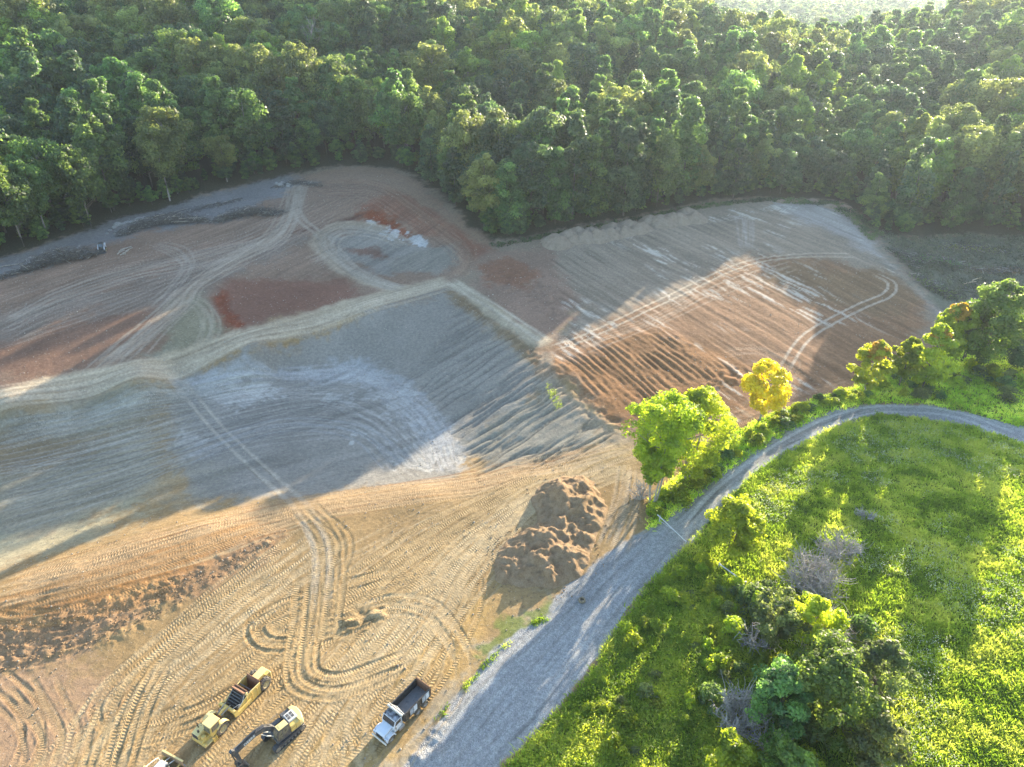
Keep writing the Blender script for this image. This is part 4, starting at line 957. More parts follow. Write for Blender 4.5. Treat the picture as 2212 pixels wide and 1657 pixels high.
GRASS = leaf_mat('grass_blades', (.115,.185,.030), (.245,.325,.050), (.400,.420,.140), (3.0, 3.1, 1.2), .58, .0)
WEEDS = leaf_mat('weed_leaves', (.100,.155,.028), (.220,.275,.044), (.360,.370,.085), (3.0, 3.1, 1.2), .58, .0)
FLOW = leaf_mat('flower_heads', (.42,.45,.30), (.52,.54,.38), (.62,.62,.48), (1., 1., 1.), .3, .0)
def rand_in(poly, n):
    out = []; lo, hi = poly.min(0), poly.max(0); got = 0
    while got < n:
        p = rng.uniform(lo, hi, (n * 2, 2)); p = p[sdist(poly, p[:, 0], p[:, 1]) < 0]; out.append(p); got += len(p)
    return np.vstack(out)[:n]
def blades(name, poly, n, h, nb, mat, label, spread=.22, w=.05, keep=None):
    p = rand_in(poly, n); p = p[sdist(ROAD, p[:, 0], p[:, 1]) > rng.uniform(-.5, .6, len(p))]
    if keep is not None: p = p[keep(p)]
    z = gz(p[:, 0], p[:, 1]); patch = fbm(p[:, 0] / 4.5, p[:, 1] / 4.5, 201, 4); patch2 = fbm(p[:, 0] / 1.3, p[:, 1] / 1.3, 203, 2)
    tint = np.clip((patch - .5) * 2.2 + (patch2 - .5) * 1.0 + .5 + rng.normal(0, .12, len(p)), 0, 1)
    hh = h * (.55 + .9 * patch2) * rng.uniform(.7, 1.3, len(p))
    k = np.repeat(np.arange(len(p)), nb); m = len(k); a = rng.uniform(0, 6.283, m); off = rng.normal(0, spread, (m, 2))
    lean = rng.normal(0, .60, (m, 2)) * hh[k][:, None] + np.array([-.10, -.05]) * hh[k][:, None]
    b = np.stack([p[k, 0] + off[:, 0], p[k, 1] + off[:, 1], z[k] - .03], 1); ww = w * rng.uniform(.7, 1.5, m)
    dx = np.stack([np.cos(a) * ww, np.sin(a) * ww, np.zeros(m)], 1); tp = b + np.stack([lean[:, 0], lean[:, 1], hh[k] * rng.uniform(.7, 1.2, m)], 1)
    md = (b + tp) / 2 + np.array([0, 0, .08]) * hh[k][:, None]
    v = np.stack([b - dx, b + dx, md + dx * 1.3, tp, md - dx * 1.3], 1).reshape(-1, 3); i = np.arange(m)[:, None] * 5
    f = np.concatenate([np.concatenate([i, i + 1, i + 2, i + 4], 1), np.concatenate([i + 4, i + 2, i + 3, i + 3], 1)])
    me = bpy.data.meshes.new(name); me.vertices.add(len(v)); me.vertices.foreach_set('co', v.astype(np.float32).ravel())
    q4 = np.concatenate([i, i + 1, i + 2, i + 4], 1); q3 = np.concatenate([i + 4, i + 2, i + 3], 1); li = np.concatenate([q4.ravel(), q3.ravel()]).astype(np.int32)
    me.loops.add(len(li)); me.loops.foreach_set('vertex_index', li); me.polygons.add(2 * m)
    me.polygons.foreach_set('loop_start', np.concatenate([np.arange(m) * 4, 4 * m + np.arange(m) * 3]).astype(np.int32))
    me.materials.append(mat); me.update(calc_edges=True)
    at = me.attributes.new('tint', 'FLOAT', 'POINT'); at.data.foreach_set('value', np.repeat(np.clip(tint[k] + rng.normal(0, .1, m), 0, 1), 5).astype(np.float32))
    o = obj(name, me); o['kind'] = 'stuff'; o['label'] = label; return o
MEADV = GL([(1085,1662),(1180,1560),(1270,1460),(1310,1390),(1350,1330),(1410,1250),(1450,1210),(1490,1172),(1560,1090),(1640,1012),(1700,975),(1800,923),(1900,893),(2000,905),(2100,920),(2250,970),(2300,1100),(2340,1400),(2340,1720),(1040,1720)])
blades('meadow_grass', MEADV, 40000, .52, 6, GRASS, 'tall sunlit meadow grass on the inside of the road bend', .30, .042)
blades('hedge_grass', HEDGE, 11000, .55, 6, GRASS, 'rough grass on the strip between field and road', .28, .055)
WEEDP = GL([(1085,1662),(1180,1560),(1270,1460),(1310,1390),(1350,1330),(1410,1250),(1470,1195),(1560,1250),(1640,1330),(1700,1660),(1500,1720),(1040,1720)])
def weed_mass(name, poly, n, mat, label, rad=.55, nl=12, leaf=.13):
    p = rand_in(poly, n); p = p[sdist(ROAD, p[:, 0], p[:, 1]) > rng.uniform(.1, .9, len(p))]; z = gz(p[:, 0], p[:, 1])
    hgt = .35 + 1.5 * fbm(p[:, 0] / 3.2, p[:, 1] / 3.2, 211, 3) ** 1.5; t0 = np.clip((fbm(p[:, 0] / 5, p[:, 1] / 5, 213, 3) - .5) * 2.4 + .5 + rng.normal(0, .15, len(p)), 0, 1)
    k = np.repeat(np.arange(len(p)), nl); m = len(k); d = rng.normal(size=(m, 3)); d /= np.linalg.norm(d, axis=1, keepdims=True); d[:, 2] = np.abs(d[:, 2])
    c = np.stack([p[k, 0], p[k, 1], z[k]], 1) + d * np.stack([np.full(m, rad), np.full(m, rad), hgt[k]], 1) * (rng.uniform(.3, 1, m) ** .5)[:, None]
    v, f = leaf_quads(c, d + rng.normal(0, .6, d.shape), leaf * rng.uniform(.6, 1.4, m), rng, .5)
    me = mesh_np(name, v, f, [mat]); at = me.attributes.new('tint', 'FLOAT', 'POINT'); at.data.foreach_set('value', np.repeat(np.clip(t0[k] + rng.normal(0, .14, m), 0, 1), 4).astype(np.float32))
    o = obj(name, me); o['kind'] = 'stuff'; o['label'] = label; return o
weed_mass('weeds', WEEDP, 6500, WEEDS, 'dense waist-high weeds along the gravel road', .55, 14)
weed_mass('hedge_weeds', HEDGE, 3200, WEEDS, 'leafy weeds under the hedge', .5, 12)
# white umbels in drifts over the meadow
fp = rand_in(MEADV, 15000); fm = fbm(fp[:, 0] / 7, fp[:, 1] / 7, 221, 3); gx_ = np.array([G(1700, 1250)[0]])[0]
fp = fp[(fm > .53) & (sdist(ROAD, fp[:, 0], fp[:, 1]) > 3) & (fp[:, 0] > gx_ - 6)]; fp = np.repeat(fp, 3, 0); fp = fp + rng.normal(0, .25, fp.shape)
fz = gz(fp[:, 0], fp[:, 1]) + rng.uniform(.5, 1.0, len(fp))
v, f = leaf_quads(np.stack([fp[:, 0], fp[:, 1], fz], 1), rng.normal(0, .3, (len(fp), 3)) + np.array([0, 0, 1.]), rng.uniform(.035, .075, len(fp)), rng, .9)
me = mesh_np('wildflowers', v, f, [FLOW]); at = me.attributes.new('tint', 'FLOAT', 'POINT'); at.data.foreach_set('value', np.repeat(rng.uniform(0, 1, len(fp)), 4).astype(np.float32))
o = obj('wildflowers', me); o['kind'] = 'stuff'; o['label'] = 'drifts of small white wildflowers in the meadow'
# thin grass at the edge between yard and road
EDGEP = GL([(860,1660),(960,1530),(1060,1420),(1140,1350),(1200,1320),(1190,1345),(1110,1390),(1040,1450),(960,1560),(890,1660)])
blades('verge_grass', EDGEP, 1500, .28, 5, GRASS, 'sparse grass between dirt yard and gravel road', .2, .04, keep=lambda p: fbm(p[:, 0] / 2.5, p[:, 1] / 2.5, 231, 3) > .52)
# ------------------------------------------------------------------ machines
def paint_mat(name, col, rough=.45, metal=0.0, dust=.35, dcol=(.42, .33, .22), scale=2.5):
    m, nt, bs = new_mat(name); L = nt.links.new; g = N(nt, 'ShaderNodeTexCoord')
    n = N(nt, 'ShaderNodeTexNoise', Scale=scale, Detail=7.0, Roughness=.7); L(g.outputs['Object'], n.inputs['Vector'])
    f = ramp(nt, n.outputs[0], [(.42, (0, 0, 0)), (.72, (dust,) * 3)])
    L(mixc(nt, f, col, dcol), bs.inputs['Base Color']); bs.inputs['Metallic'].default_value = metal
    L(math_n(nt, 'MULTIPLY_ADD', n.outputs[0], .5, rough - .2), bs.inputs['Roughness']); return m
YEL = paint_mat('yellow_paint', (.66,.46,.12), .5, 0, .5); YELP = paint_mat('faded_yellow_paint', (.74,.58,.24), .5, 0, .4); DARK = paint_mat('dark_grey_paint', (.055,.06,.07), .45, 0, .30); BLACK = paint_mat('black_paint', (.022,.022,.026), .4, 0, .3)
RUST = paint_mat('rusty_steel', (.20,.10,.06), .8, 0, .6, (.32,.17,.08)); STEEL = paint_mat('worn_steel', (.30,.29,.28), .45, .6, .4); TYRE = paint_mat('tyre_rubber', (.05,.048,.046), .8, 0, .9, (.36,.29,.20)); RIM = paint_mat('rim_paint', (.45,.36,.18), .6, 0, .6)
WHITE = paint_mat('white_paint', (.62,.66,.72), .35, 0, .12); CREAM = paint_mat('cream_metal', (.62,.59,.53), .5, 0, .3); TRACKM = paint_mat('track_steel', (.07,.075,.09), .5, .5, .5, (.25,.20,.14)); BEDM = paint_mat('bed_steel', (.20,.20,.205), .55, .3, .7, (.30,.29,.28), 1.6); ROOFB = paint_mat('peeling_black_roof', (.03,.028,.03), .5, 0, 1.0, (.55,.58,.64), 1.4); PANEL = paint_mat('flaking_panel', (.42,.45,.50), .5, 0, .9, (.06,.06,.07), 3.0); DIRTY = paint_mat('dirt_caked_steel', (.36,.25,.15), .9, 0, .6, (.26,.16,.09))
GLASS, _nt2, _b2 = new_mat('dark_glass'); _b2.inputs['Base Color'].default_value = (.02,.035,.05,1); _b2.inputs['Roughness'].default_value = .08; _b2.inputs['Specular IOR Level'].default_value = .8
GLASSD = paint_mat('dusty_glass', (.10,.10,.08), .25, 0, .6, (.30,.26,.17))

def heading(front, rear):
    a, b = G3(*front), G3(*rear); d = a - b; return math.atan2(d.y, d.x)
def wheel(parent, c, r, w, side, name='wheel', lug=18, rim=RIM, rr=.52):
    """tyre with shoulder and lugs, rim dish inside; axle along y"""
    mb = MB(); h = w / 2
    mb.ring(c, (0, 1, 0), [(-h * .9, r * rr), (-h, r * .62), (-h, r * .86), (-h * .78, r * .98), (0, r), (h * .78, r * .98), (h, r * .86), (h, r * .62), (h * .9, r * rr)], 24)
    for i in range(lug):
        t = 2 * math.pi * i / lug; sg = 1 if i % 2 else -1
        mb.box(Vector(c) + Vector((math.cos(t) * r * 1.0, sg * h * .45, math.sin(t) * r * 1.0)), (r * .10, h * .95, r * .13), Matrix.Rotation(-t, 4, 'Y'))
    t_ = mb.build('wheel' if name == 'wheel' else name, TYRE, parent, True)
    rb = MB(); o = Vector(c) + Vector((0, side * h * .45, 0))
    rb.ring(o, (0, side, 0), [(h * .5, r * rr * 1.02), (h * .30, r * rr * .92), (h * .12, r * .42), (h * .10, r * .22), (h * .42, r * .18), (h * .42, .001)], 20)
    for i in range(8):
        t = 2 * math.pi * i / 8; rb.cyl(o + Vector((math.cos(t) * r * .3, side * h * .08, math.sin(t) * r * .3)), o + Vector((math.cos(t) * r * .3, side * h * .2, math.sin(t) * r * .3)), r * .03, n=6)
    rb.build('rim', rim, t_, True); return t_
def panel(name, mat, parent, *boxes, ch=.03, smooth=False):
    mb = MB()
    for b in boxes: mb.box(b[0], b[1], b[2] if len(b) > 2 else None, ch=ch)
    return mb.build(name, mat, parent, smooth)
def lettering(txt, size, mat, parent, M, name='lettering', ex=.006, sq=.85):
    cu = bpy.data.curves.new('txt', 'FONT'); cu.body = txt; cu.size = size; cu.extrude = ex; cu.align_x = 'CENTER'; cu.align_y = 'CENTER'; cu.offset = .012 * size
    to = bpy.data.objects.new('txt', cu); me = bpy.data.meshes.new_from_object(to); bpy.data.objects.remove(to)
    me.transform(Matrix.Diagonal((sq, 1, 1, 1))); me.transform(M); me.materials.append(mat); return obj(name, me, parent)
RY = lambda a: Matrix.Rotation(a, 4, 'Y'); RX = lambda a: Matrix.Rotation(a, 4, 'X'); RZ = lambda a: Matrix.Rotation(a, 4, 'Z')
TXTW, _nt3, _b3 = new_mat('white_lettering'); _b3.inputs['Base Color'].default_value = (.75,.75,.72,1)
def D_(x, y): return (x / 1.13020, y / 1.13020)          # photograph pixels -> survey sheet
def place(root, front, rear, off):
    """front and rear contact points of the near side; off moves to the machine's middle"""
    a, b = G3(*D_(*front)), G3(*D_(*rear)); hd = math.atan2(a.y - b.y, a.x - b.x); left = Vector((-math.sin(hd), math.cos(hd), 0)); m = (a + b) / 2 + left * off
    zz = float(np.mean(gz(np.array([a.x, b.x, m.x]), np.array([a.y, b.y, m.y])))); root.location = (m.x, m.y, zz + .02); root.rotation_euler = (0, 0, hd); return hd

# ---- dump truck (x forward)
tk = empty('dump_truck', (0, 0, 0)); tag(tk, 'old white cab dump truck with empty black bed parked beside the gravel road', 'truck')
place(tk, (949,1822), (1044,1722), -1.2)
f = MB()
for s in (-1, 1): f.box((-.2, s * .42, .88), (7.2, .12, .26))
for x in (-3.3, -1.5, .6, 2.9): f.box((x, 0, .86), (.15, .8, .2))
f.cyl((-1.75, -1.0, .52), (-1.75, 1.0, .52), .09); f.cyl((-3.05, -1.0, .52), (-3.05, 1.0, .52), .09); f.cyl((2.75, -1.0, .52), (2.75, 1.0, .52), .07)
f.build('chassis', BLACK, tk)
for s in (-1, 1):
    wheel(tk, (2.75, s * 1.02, .52), .52, .30, s, rim=STEEL, lug=0)
    for x in (-1.75, -3.05): wheel(tk, (x, s * .95, .52), .52, .56, s, rim=STEEL, lug=0)
    panel('fuel_tank', STEEL, tk, ((1.0, s * 1.0, .72), (1.0, .42, .5)), ch=.12)
hd_ = MB(); hd_.prism([(2.05, .95), (3.45, .9), (3.55, 1.42), (3.35, 1.58), (2.1, 1.80)], -.72, .72)
hood = hd_.build('hood', WHITE, tk)
panel('grille', STEEL, hood, ((3.55, 0, 1.18), (.06, 1.1, .46)), ch=.02)
for k in range(5): panel('grille_bar', BLACK, hood, ((3.60, 0, 1.0 + k * .09), (.03, 1.0, .03)), ch=0)
panel('hood_seam', BLACK, hood, ((2.75, .735, 1.45), (1.3, .02, .03), RY(.16)), ((2.75, -.735, 1.45), (1.3, .02, .03), RY(.16)), ch=0)
for s in (-1, 1):
    fd = MB(); pts = [(2.75 + .74 * math.cos(a), .52 + .74 * math.sin(a)) for a in np.linspace(.15, math.pi - .1, 9)]; inn = [(2.75 + .64 * math.cos(a), .52 + .62 * math.sin(a)) for a in np.linspace(math.pi - .1, .15, 9)]
    fd.prism(pts + inn, s * .70, s * 1.20); fd.box((3.42, s * .95, .98), (.22, .46, .34), ch=.05); fe = fd.build('fender', WHITE, tk)
    hl = MB(); hl.cyl((3.53, s * .95, 1.02), (3.57, s * .95, 1.02), .11, n=16); hl.build('headlight', STEEL, fe)
panel('front_bumper', CREAM, tk, ((3.68, 0, .62), (.14, 2.4, .28)), ch=.04)
cb = MB(); cb.prism([(.75, .8), (2.1, .8), (2.1, 1.78), (1.75, 2.52), (.75, 2.52)], -1.02, 1.02); cab = cb.build('cab', WHITE, tk)
rf = MB(); rf.box((1.24, 0, 2.56), (1.02, 2.0, .07), ch=.03); rf.build('roof', ROOFB, cab)
ws = MB(); ws.box((1.955, 0, 2.15), (.03, 1.82, .66), RY(-.443)); ws.build('windshield', GLASS, cab)
wp = MB(); wp.tube([(2.15, .55, 1.83), (2.02, .1, 2.15)], .015, 5); wp.tube([(2.15, -.35, 1.83), (2.02, -.7, 2.15)], .015, 5); wp.build('wiper', BLACK, cab)
for s in (-1, 1):
    dw = MB(); dw.prism([(.95, 1.80), (1.90, 1.80), (1.68, 2.40), (.95, 2.40)], s * 1.022, s * 1.036); dr = dw.build('door_window', GLASS, cab)
    panel('door_seam', BLACK, cab, ((.88, s * 1.025, 1.6), (.02, .02, 1.5)), ((2.02, s * 1.025, 1.3), (.02, .02, .9)), ((1.45, s * 1.025, .9), (1.15, .02, .02)), ch=0)
    panel('door_handle', STEEL, cab, ((1.02, s * 1.045, 1.62), (.16, .03, .04)), ch=0)
    mi = MB(); mi.tube([(1.95, s * 1.03, 1.6), (2.05, s * 1.32, 1.7), (2.05, s * 1.32, 2.3), (1.9, s * 1.03, 2.4)], .018, 5); mi.box((2.05, s * 1.34, 2.05), (.05, .17, .36)); mi.build('mirror', STEEL, cab)
panel('rear_window', GLASS, cab, ((.74, 0, 2.15), (.02, 1.2, .4)), ch=0)
ex = MB(); ex.cyl((.62, -.85, .8), (.62, -.85, 3.1), .07, n=10); ex.build('exhaust_stack', STEEL, tk)
# bed: floor, sides with ribs and panels, headboard, tailgate
panel('bed_floor', BEDM, tk, ((-1.75, 0, 1.22), (4.5, 2.20, .10)), ch=.01)
for s in (-1, 1):
    sd = panel('bed_side', BLACK, tk, ((-1.75, s * 1.16, 1.86), (4.5, .08, 1.2)), ((-1.75, s * 1.16, 2.49), (4.6, .16, .10)), ((-1.75, s * 1.18, 1.28), (4.6, .14, .12)), ch=.015)
    for k in range(7): panel('rib', PANEL if k % 3 == 1 else BLACK, sd, ((-3.85 + k * .70, s * 1.245, 1.88), (.12, .12, 1.14)), ch=.02)
    for k in range(6): panel('side_panel', [PANEL, WHITE, BLACK][(k * 2 + (s > 0)) % 3], sd, ((-3.5 + k * .70, s * 1.212, 1.86), (.54, .03, 1.0)), ch=0)
hb_ = panel('headboard', BLACK, tk, ((.50, 0, 1.95), (.10, 2.32, 1.45)), ch=.02)
panel('cab_guard', STEEL, hb_, ((.72, 0, 2.70), (.42, 2.36, .06)), ch=.015)
tp = MB(); tp.cyl((.80, -1.22, 2.82), (.80, 1.22, 2.82), .12, n=14); tp.cyl((.52, -1.22, 2.80), (.52, 1.22, 2.80), .07, n=10); tp.build('tarp_roller', CREAM, hb_, True)
tb = MB(); tb.tube([(.45, -1.1, 2.55), (.30, -.2, 2.78), (.52, 1.0, 2.86)], .05, 6); tb.build('rolled_tarp', CREAM, hb_)
tg = panel('tailgate', RUST, tk, ((-4.05, 0, 2.02), (.10, 2.42, 1.55)), ch=.02)
for y in (-1.15, -.4, .4, 1.15): panel('tailgate_rib', BLACK, tg, ((-4.13, y, 2.0), (.08, .12, 1.5)), ch=.01)
for s in (-1, 1): panel('tail_light', RUST, tk, ((-4.0, s * .9, .95), (.06, .26, .16)), ch=.01); panel('mud_flap', BLACK, tk, ((-3.75, s * .95, .55), (.03, .55, .6)), ch=0)
# gravel left in the bed
r_ = np.random.default_rng(5); gm = MB()
for k in range(46):
    a = Vector((r_.uniform(-3.8, .2), r_.uniform(-1.0, 1.0), 1.28)); s_ = r_.uniform(.04, .13); gm.box(a, (s_ * 1.5, s_, s_ * .7), RZ(r_.uniform(0, 3)), taper=.6)
gm.build('loose_rubble', BEDM, tk)

# ---- excavator
xv = empty('excavator', (0, 0, 0)); tag(xv, 'yellow and dark grey crawler excavator with its boom reaching forward', 'excavator')
place(xv, (674,1836), (741,1777), -1.15)
for s in (-1, 1):
    y = s * 1.15; tb = MB(); Rw = .42; path = []
    for a in np.linspace(-math.pi / 2, math.pi / 2, 9): path.append((1.72 + Rw * math.cos(a), Rw + Rw * math.sin(a) + .04))
    for a in np.linspace(math.pi / 2, 3 * math.pi / 2, 9): path.append((-1.72 + Rw * math.cos(a), Rw + Rw * math.sin(a) + .04))
    inn = [(px * .955, (pz - Rw - .04) * .80 + Rw + .04) for px, pz in path]
    n = len(path); vs = []; fs = []
    for (px, pz), (qx, qz) in zip(path, inn): vs += [(px, y - .29, pz), (px, y + .29, pz), (qx, y + .29, qz), (qx, y - .29, qz)]
    for i in range(n):
        j = (i + 1) % n
        for k in range(4): fs.append((i * 4 + k, j * 4 + k, j * 4 + (k + 1) % 4, i * 4 + (k + 1) % 4))
    tb.add(vs, fs); cr_ = tb.build('crawler_track', TRACKM, xv)
    # shoes along the belt
    loop = [Vector((px, y, pz)) for px, pz in path] + [Vector((path[0][0], y, path[0][1]))]; S = [0]
    for i in range(n): S.append(S[-1] + (loop[i + 1] - loop[i]).length)
    for k in range(46):
        t = S[-1] * k / 46; i = max(j for j in range(n) if S[j] <= t); fr = (t - S[i]) / (S[i + 1] - S[i] + 1e-9); p = loop[i].lerp(loop[i + 1], fr); d = (loop[i + 1] - loop[i]).normalized(); ang = math.atan2(d.z, d.x)
        sb = MB(); nrm = Vector((d.z, 0, -d.x)); sb.box(p + nrm * .025, (.165, .60, .05), RY(-ang)); sb.build('track_shoe', TRACKM, cr_)
    for i, x in enumerate((-1.72, 1.72)):
        wb = MB(); wb.cyl((x, y - .2, .46), (x, y + .34 * s + (.0), .46), .33 if i else .31, n=16); wb.build('idler' if i else 'sprocket', STEEL, cr_)
    for k in range(6):
        wb = MB(); wb.cyl((-1.2 + k * .48, y - .24, .22), (-1.2 + k * .48, y + .24, .22), .13, n=10); wb.build('roller', STEEL, cr_)
    panel('track_frame', DARK, xv, ((0, y, .44), (3.1, .38, .34)), ch=.05)
panel('car_body', DARK, xv, ((0, 0, .62), (2.2, 1.7, .4)), ch=.08)
hs = empty('x', (0, 0, 0)); bpy.data.objects.remove(hs)
tt = MB(); tt.cyl((0, 0, .8), (0, 0, 1.0), .62, n=24); tt.build('turntable', DARK, xv)
YAW = RZ(R(-3))
def Yp(mb): mb.v = [tuple(YAW @ Vector(p)) for p in mb.v]; return mb
dk = MB(); dk.box((-.35, 0, 1.08), (3.6, 2.5, .16), ch=.04); Yp(dk).build('deck', DARK, xv)
cw = MB(); arc = [(-1.75, -1.27)] + [(-1.95 - .55 * math.cos(a) , 1.27 * math.sin(a)) for a in np.linspace(-1.25, 1.25, 11)] + [(-1.75, 1.27)]
m_ = len(arc); vs = [(x, y, 1.12) for x, y in arc] + [(x * .985, y * .97, 2.12) for x, y in arc] + [(x * .95, y * .92, 2.22) for x, y in arc]; fs = [tuple(range(m_ - 1, -1, -1)), tuple(range(2 * m_, 3 * m_))]
for L_ in (0, 1):
    for i in range(m_): fs.append((L_ * m_ + i, L_ * m_ + (i + 1) % m_, (L_ + 1) * m_ + (i + 1) % m_, (L_ + 1) * m_ + i))
cw.add(vs, fs); Yp(cw).build('counterweight', YELP, xv, True)
hb2 = MB(); hb2.box((-1.15, .93, 1.62), (1.35, .64, .95), ch=.06); hs1 = Yp(hb2).build('side_cover', YEL, xv)
hv = MB(); hv.box((-1.15, 1.255, 1.6), (.03, .02, .85)); hv.box((-.75, 1.255, 1.75), (.5, .02, .03)); Yp(hv).build('cover_seam', BLACK, hs1)
hb3 = MB(); hb3.box((-1.15, -.93, 1.62), (1.35, .64, .95), ch=.06); hb3.box((.25, -.93, 1.42), (1.3, .62, .55), ch=.05); Yp(hb3).build('side_cover', DARK, xv)
en = MB(); en.box((-1.22, 0, 1.80), (1.2, 1.35, 1.0), ch=.06); eh = Yp(en).build('engine_cover', CREAM, xv)
for i in range(2):
    for j in range(2):
        v_ = MB()
        for k in range(4): v_.box((-1.45 + i * .48, -.40 + j * .45 + k * .10, 2.315), (.34, .05, .03))
        Yp(v_).build('vent', BLACK, eh)
br_ = MB(); br_.box((-.52, 0, 2.02), (.10, 1.9, .50), ch=.02); Yp(br_).build('bulkhead', DARK, xv)
ex = MB(); ex.cyl((-1.5, -.75, 2.1), (-1.5, -.75, 2.7), .07, n=10); Yp(ex).build('exhaust_stack', BLACK, xv)
cbm = MB(); cbm.prism([(-.38, 1.15), (1.12, 1.15), (1.32, 1.45), (1.30, 2.15), (1.02, 2.86), (-.30, 2.92), (-.40, 2.5)], .32, 1.26); cb2 = Yp(cbm).build('cab', DARK, xv)
rfm = MB(); rfm.box((.34, .79, 2.93), (1.25, .86, .07), ch=.03); rfm.box((.50, .79, 2.975), (.42, .5, .03), ch=.01); Yp(rfm).build('cab_roof', YELP, cb2)
fwm = MB(); fwm.box((1.175, .79, 2.50), (.03, .82, .70), RY(-.38)); fwm.box((1.325, .79, 1.82), (.03, .82, .62), RY(-.03)); Yp(fwm).build('windshield', GLASSD, cb2)
swm = MB(); swm.prism([(-.22, 1.95), (.52, 1.75), (.52, 2.76), (-.22, 2.76)], 1.262, 1.275); Yp(swm).build('side_window', GLASSD, cb2)
swm = MB(); swm.prism([(.62, 1.45), (1.22, 1.50), (1.20, 2.15), (.95, 2.76), (.62, 2.76)], 1.262, 1.275); Yp(swm).build('door_window', GLASSD, cb2)
rl = MB(); rl.tube([(.9, -1.2, 1.7), (.9, -1.2, 2.35), (-.3, -1.2, 2.45), (-.3, -1.2, 1.9)], .022, 6); rl.tube([(1.4, 1.29, 1.4), (1.38, 1.29, 2.2)], .02, 6); Yp(rl).build('handrail', STEEL, xv)
def beam(name, pts, hs_, w, mat, parent, y=0.0):
    """box beam through side-view points with given depths"""
    mb = MB(); P_ = [Vector((p[0], 0, p[1])) for p in pts]; up = []
    for i in range(len(P_)):
        d = (P_[min(i + 1, len(P_) - 1)] - P_[max(i - 1, 0)]).normalized(); up.append(Vector((-d.z, 0, d.x)))
    vs = []
    for p, u, h_ in zip(P_, up, hs_):
        for sy, su in ((-1, -1), (1, -1), (1, 1), (-1, 1)): vs.append(p + u * (su * h_ / 2) + Vector((0, y + sy * w / 2, 0)))
    fs = []
    for i in range(len(P_) - 1):
        for k in range(4): fs.append((i * 4 + k, i * 4 + (k + 1) % 4, (i + 1) * 4 + (k + 1) % 4, (i + 1) * 4 + k))
    fs += [(3, 2, 1, 0), tuple(len(vs) - 4 + k for k in range(4))]
    mb.add(vs, fs); return Yp(mb).build(name, mat, parent)
BY = -.12
bm_ = beam('boom', [(.75, 1.55), (1.35, 2.75), (2.15, 3.45), (3.1, 3.62), (4.4, 3.45), (5.75, 3.1)], [.5, .62, .72, .66, .55, .38], .46, DARK, xv, BY)
for s in (-1, 1):
    c_ = MB(); c_.cyl((1.3, BY + s * .36, 1.35), (2.05, BY + s * .36, 2.3), .085, n=10); c_.cyl((2.05, BY + s * .36, 2.3), (2.6, BY + s * .36, 3.2), .05, n=10); Yp(c_).build('boom_cylinder', CREAM, xv)
c_ = MB(); c_.cyl((2.9, BY, 4.08), (4.5, BY, 3.92), .09, n=10); Yp(c_).build('stick_cylinder', DARK, xv)
c_ = MB(); c_.cyl((4.5, BY, 3.92), (5.8, BY, 3.70), .05, n=10); Yp(c_).build('stick_cylinder_rod', STEEL, xv)
hz = MB()
for k in (-.12, 0, .12): hz.tube([(1.1, BY + k, 2.9), (2.0, BY + k, 3.95), (3.0, BY + k, 4.02), (4.4, BY + k, 3.82), (5.4, BY + k, 3.42)], .025, 5)
Yp(hz).build('hose', BLACK, bm_)
lettering('DEERE', .52, TXTW, bm_, YAW @ Matrix.Translation((3.95, BY + .245, 3.50)) @ RY(R(9.5)) @ RZ(math.pi) @ RX(math.pi / 2), sq=1.0)
sk = beam('stick', [(6.15, 3.75), (5.78, 3.12), (5.62, 2.2), (5.45, .85)], [.34, .58, .46, .30], .38, DARK, xv, BY)
c_ = MB(); c_.cyl((6.12, BY, 3.1), (5.98, BY, 1.9), .075, n=10); c_.cyl((5.98, BY, 1.9), (5.85, BY, 1.05), .04, n=10); Yp(c_).build('bucket_cylinder', DARK, xv)
c_ = MB(); c_.box((5.75, BY, .92), (.5, .1, .12), RY(.5)); c_.box((5.6, BY + .25, .80), (.34, .06, .26)); c_.box((5.6, BY - .25, .80), (.34, .06, .26)); Yp(c_).build('linkage', BLACK, xv)
bu = MB(); prof = [(5.15, .55), (5.45, .95), (5.85, .98), (6.05, .68), (5.98, .30), (5.65, .08), (5.25, .04), (5.0, .12)]; inn = [(5.10, .20), (5.28, .13), (5.62, .17), (5.88, .35), (5.94, .66), (5.82, .88), (5.5, .86), (5.25, .55)]
bu.prism(prof + inn, BY - .55, BY + .55); bk = Yp(bu).build('bucket', BLACK, xv)
for s in (-1, 1):
    b_ = MB(); b_.prism(prof, BY + s * .55, BY + s * .59); Yp(b_).build('bucket_side', BLACK, bk)
for k in range(5):
    b_ = MB(); b_.box((4.93, BY - .46 + k * .23, .13), (.24, .09, .07), taper=.6); Yp(b_).build('tooth', STEEL, bk)

# ---- elevating scraper: two-wheel tractor, gooseneck, bowl
es = empty('scraper', (0, 0, 0)); tag(es, 'faded yellow elevating scraper with rusty bowl parked behind the excavator', 'scraper')
place(es, (548,1788), (652,1680), -1.18)         # tractor axle at +3.45, rear axle at -3.45
WR = .86
for x in (3.45, -3.45):
    for s in (-1, 1): wheel(es, (x, s * 1.02, WR), WR, .56, s, rim=RIM, lug=22, rr=.56)
ax = MB(); ax.cyl((3.45, -.9, WR), (3.45, .9, WR), .2, n=12); ax.cyl((-3.45, -.9, WR), (-3.45, .9, WR), .16, n=12); ax.build('axle', BLACK, es)
panel('tractor_frame', YEL, es, ((4.6, 0, .85), (3.0, 1.3, .5)), ((5.95, 0, .72), (.35, 2.3, .32)), ch=.06)
panel('front_plate', YELP, es, ((5.35, 0, .58), (1.5, 2.35, .12)), ch=.04)
hd2 = MB(); hd2.prism([(4.75, 1.0), (5.95, 1.0), (5.98, 1.72), (4.75, 2.0)], -1.0, .02); hd2_ = hd2.build('engine_hood', YELP, es)
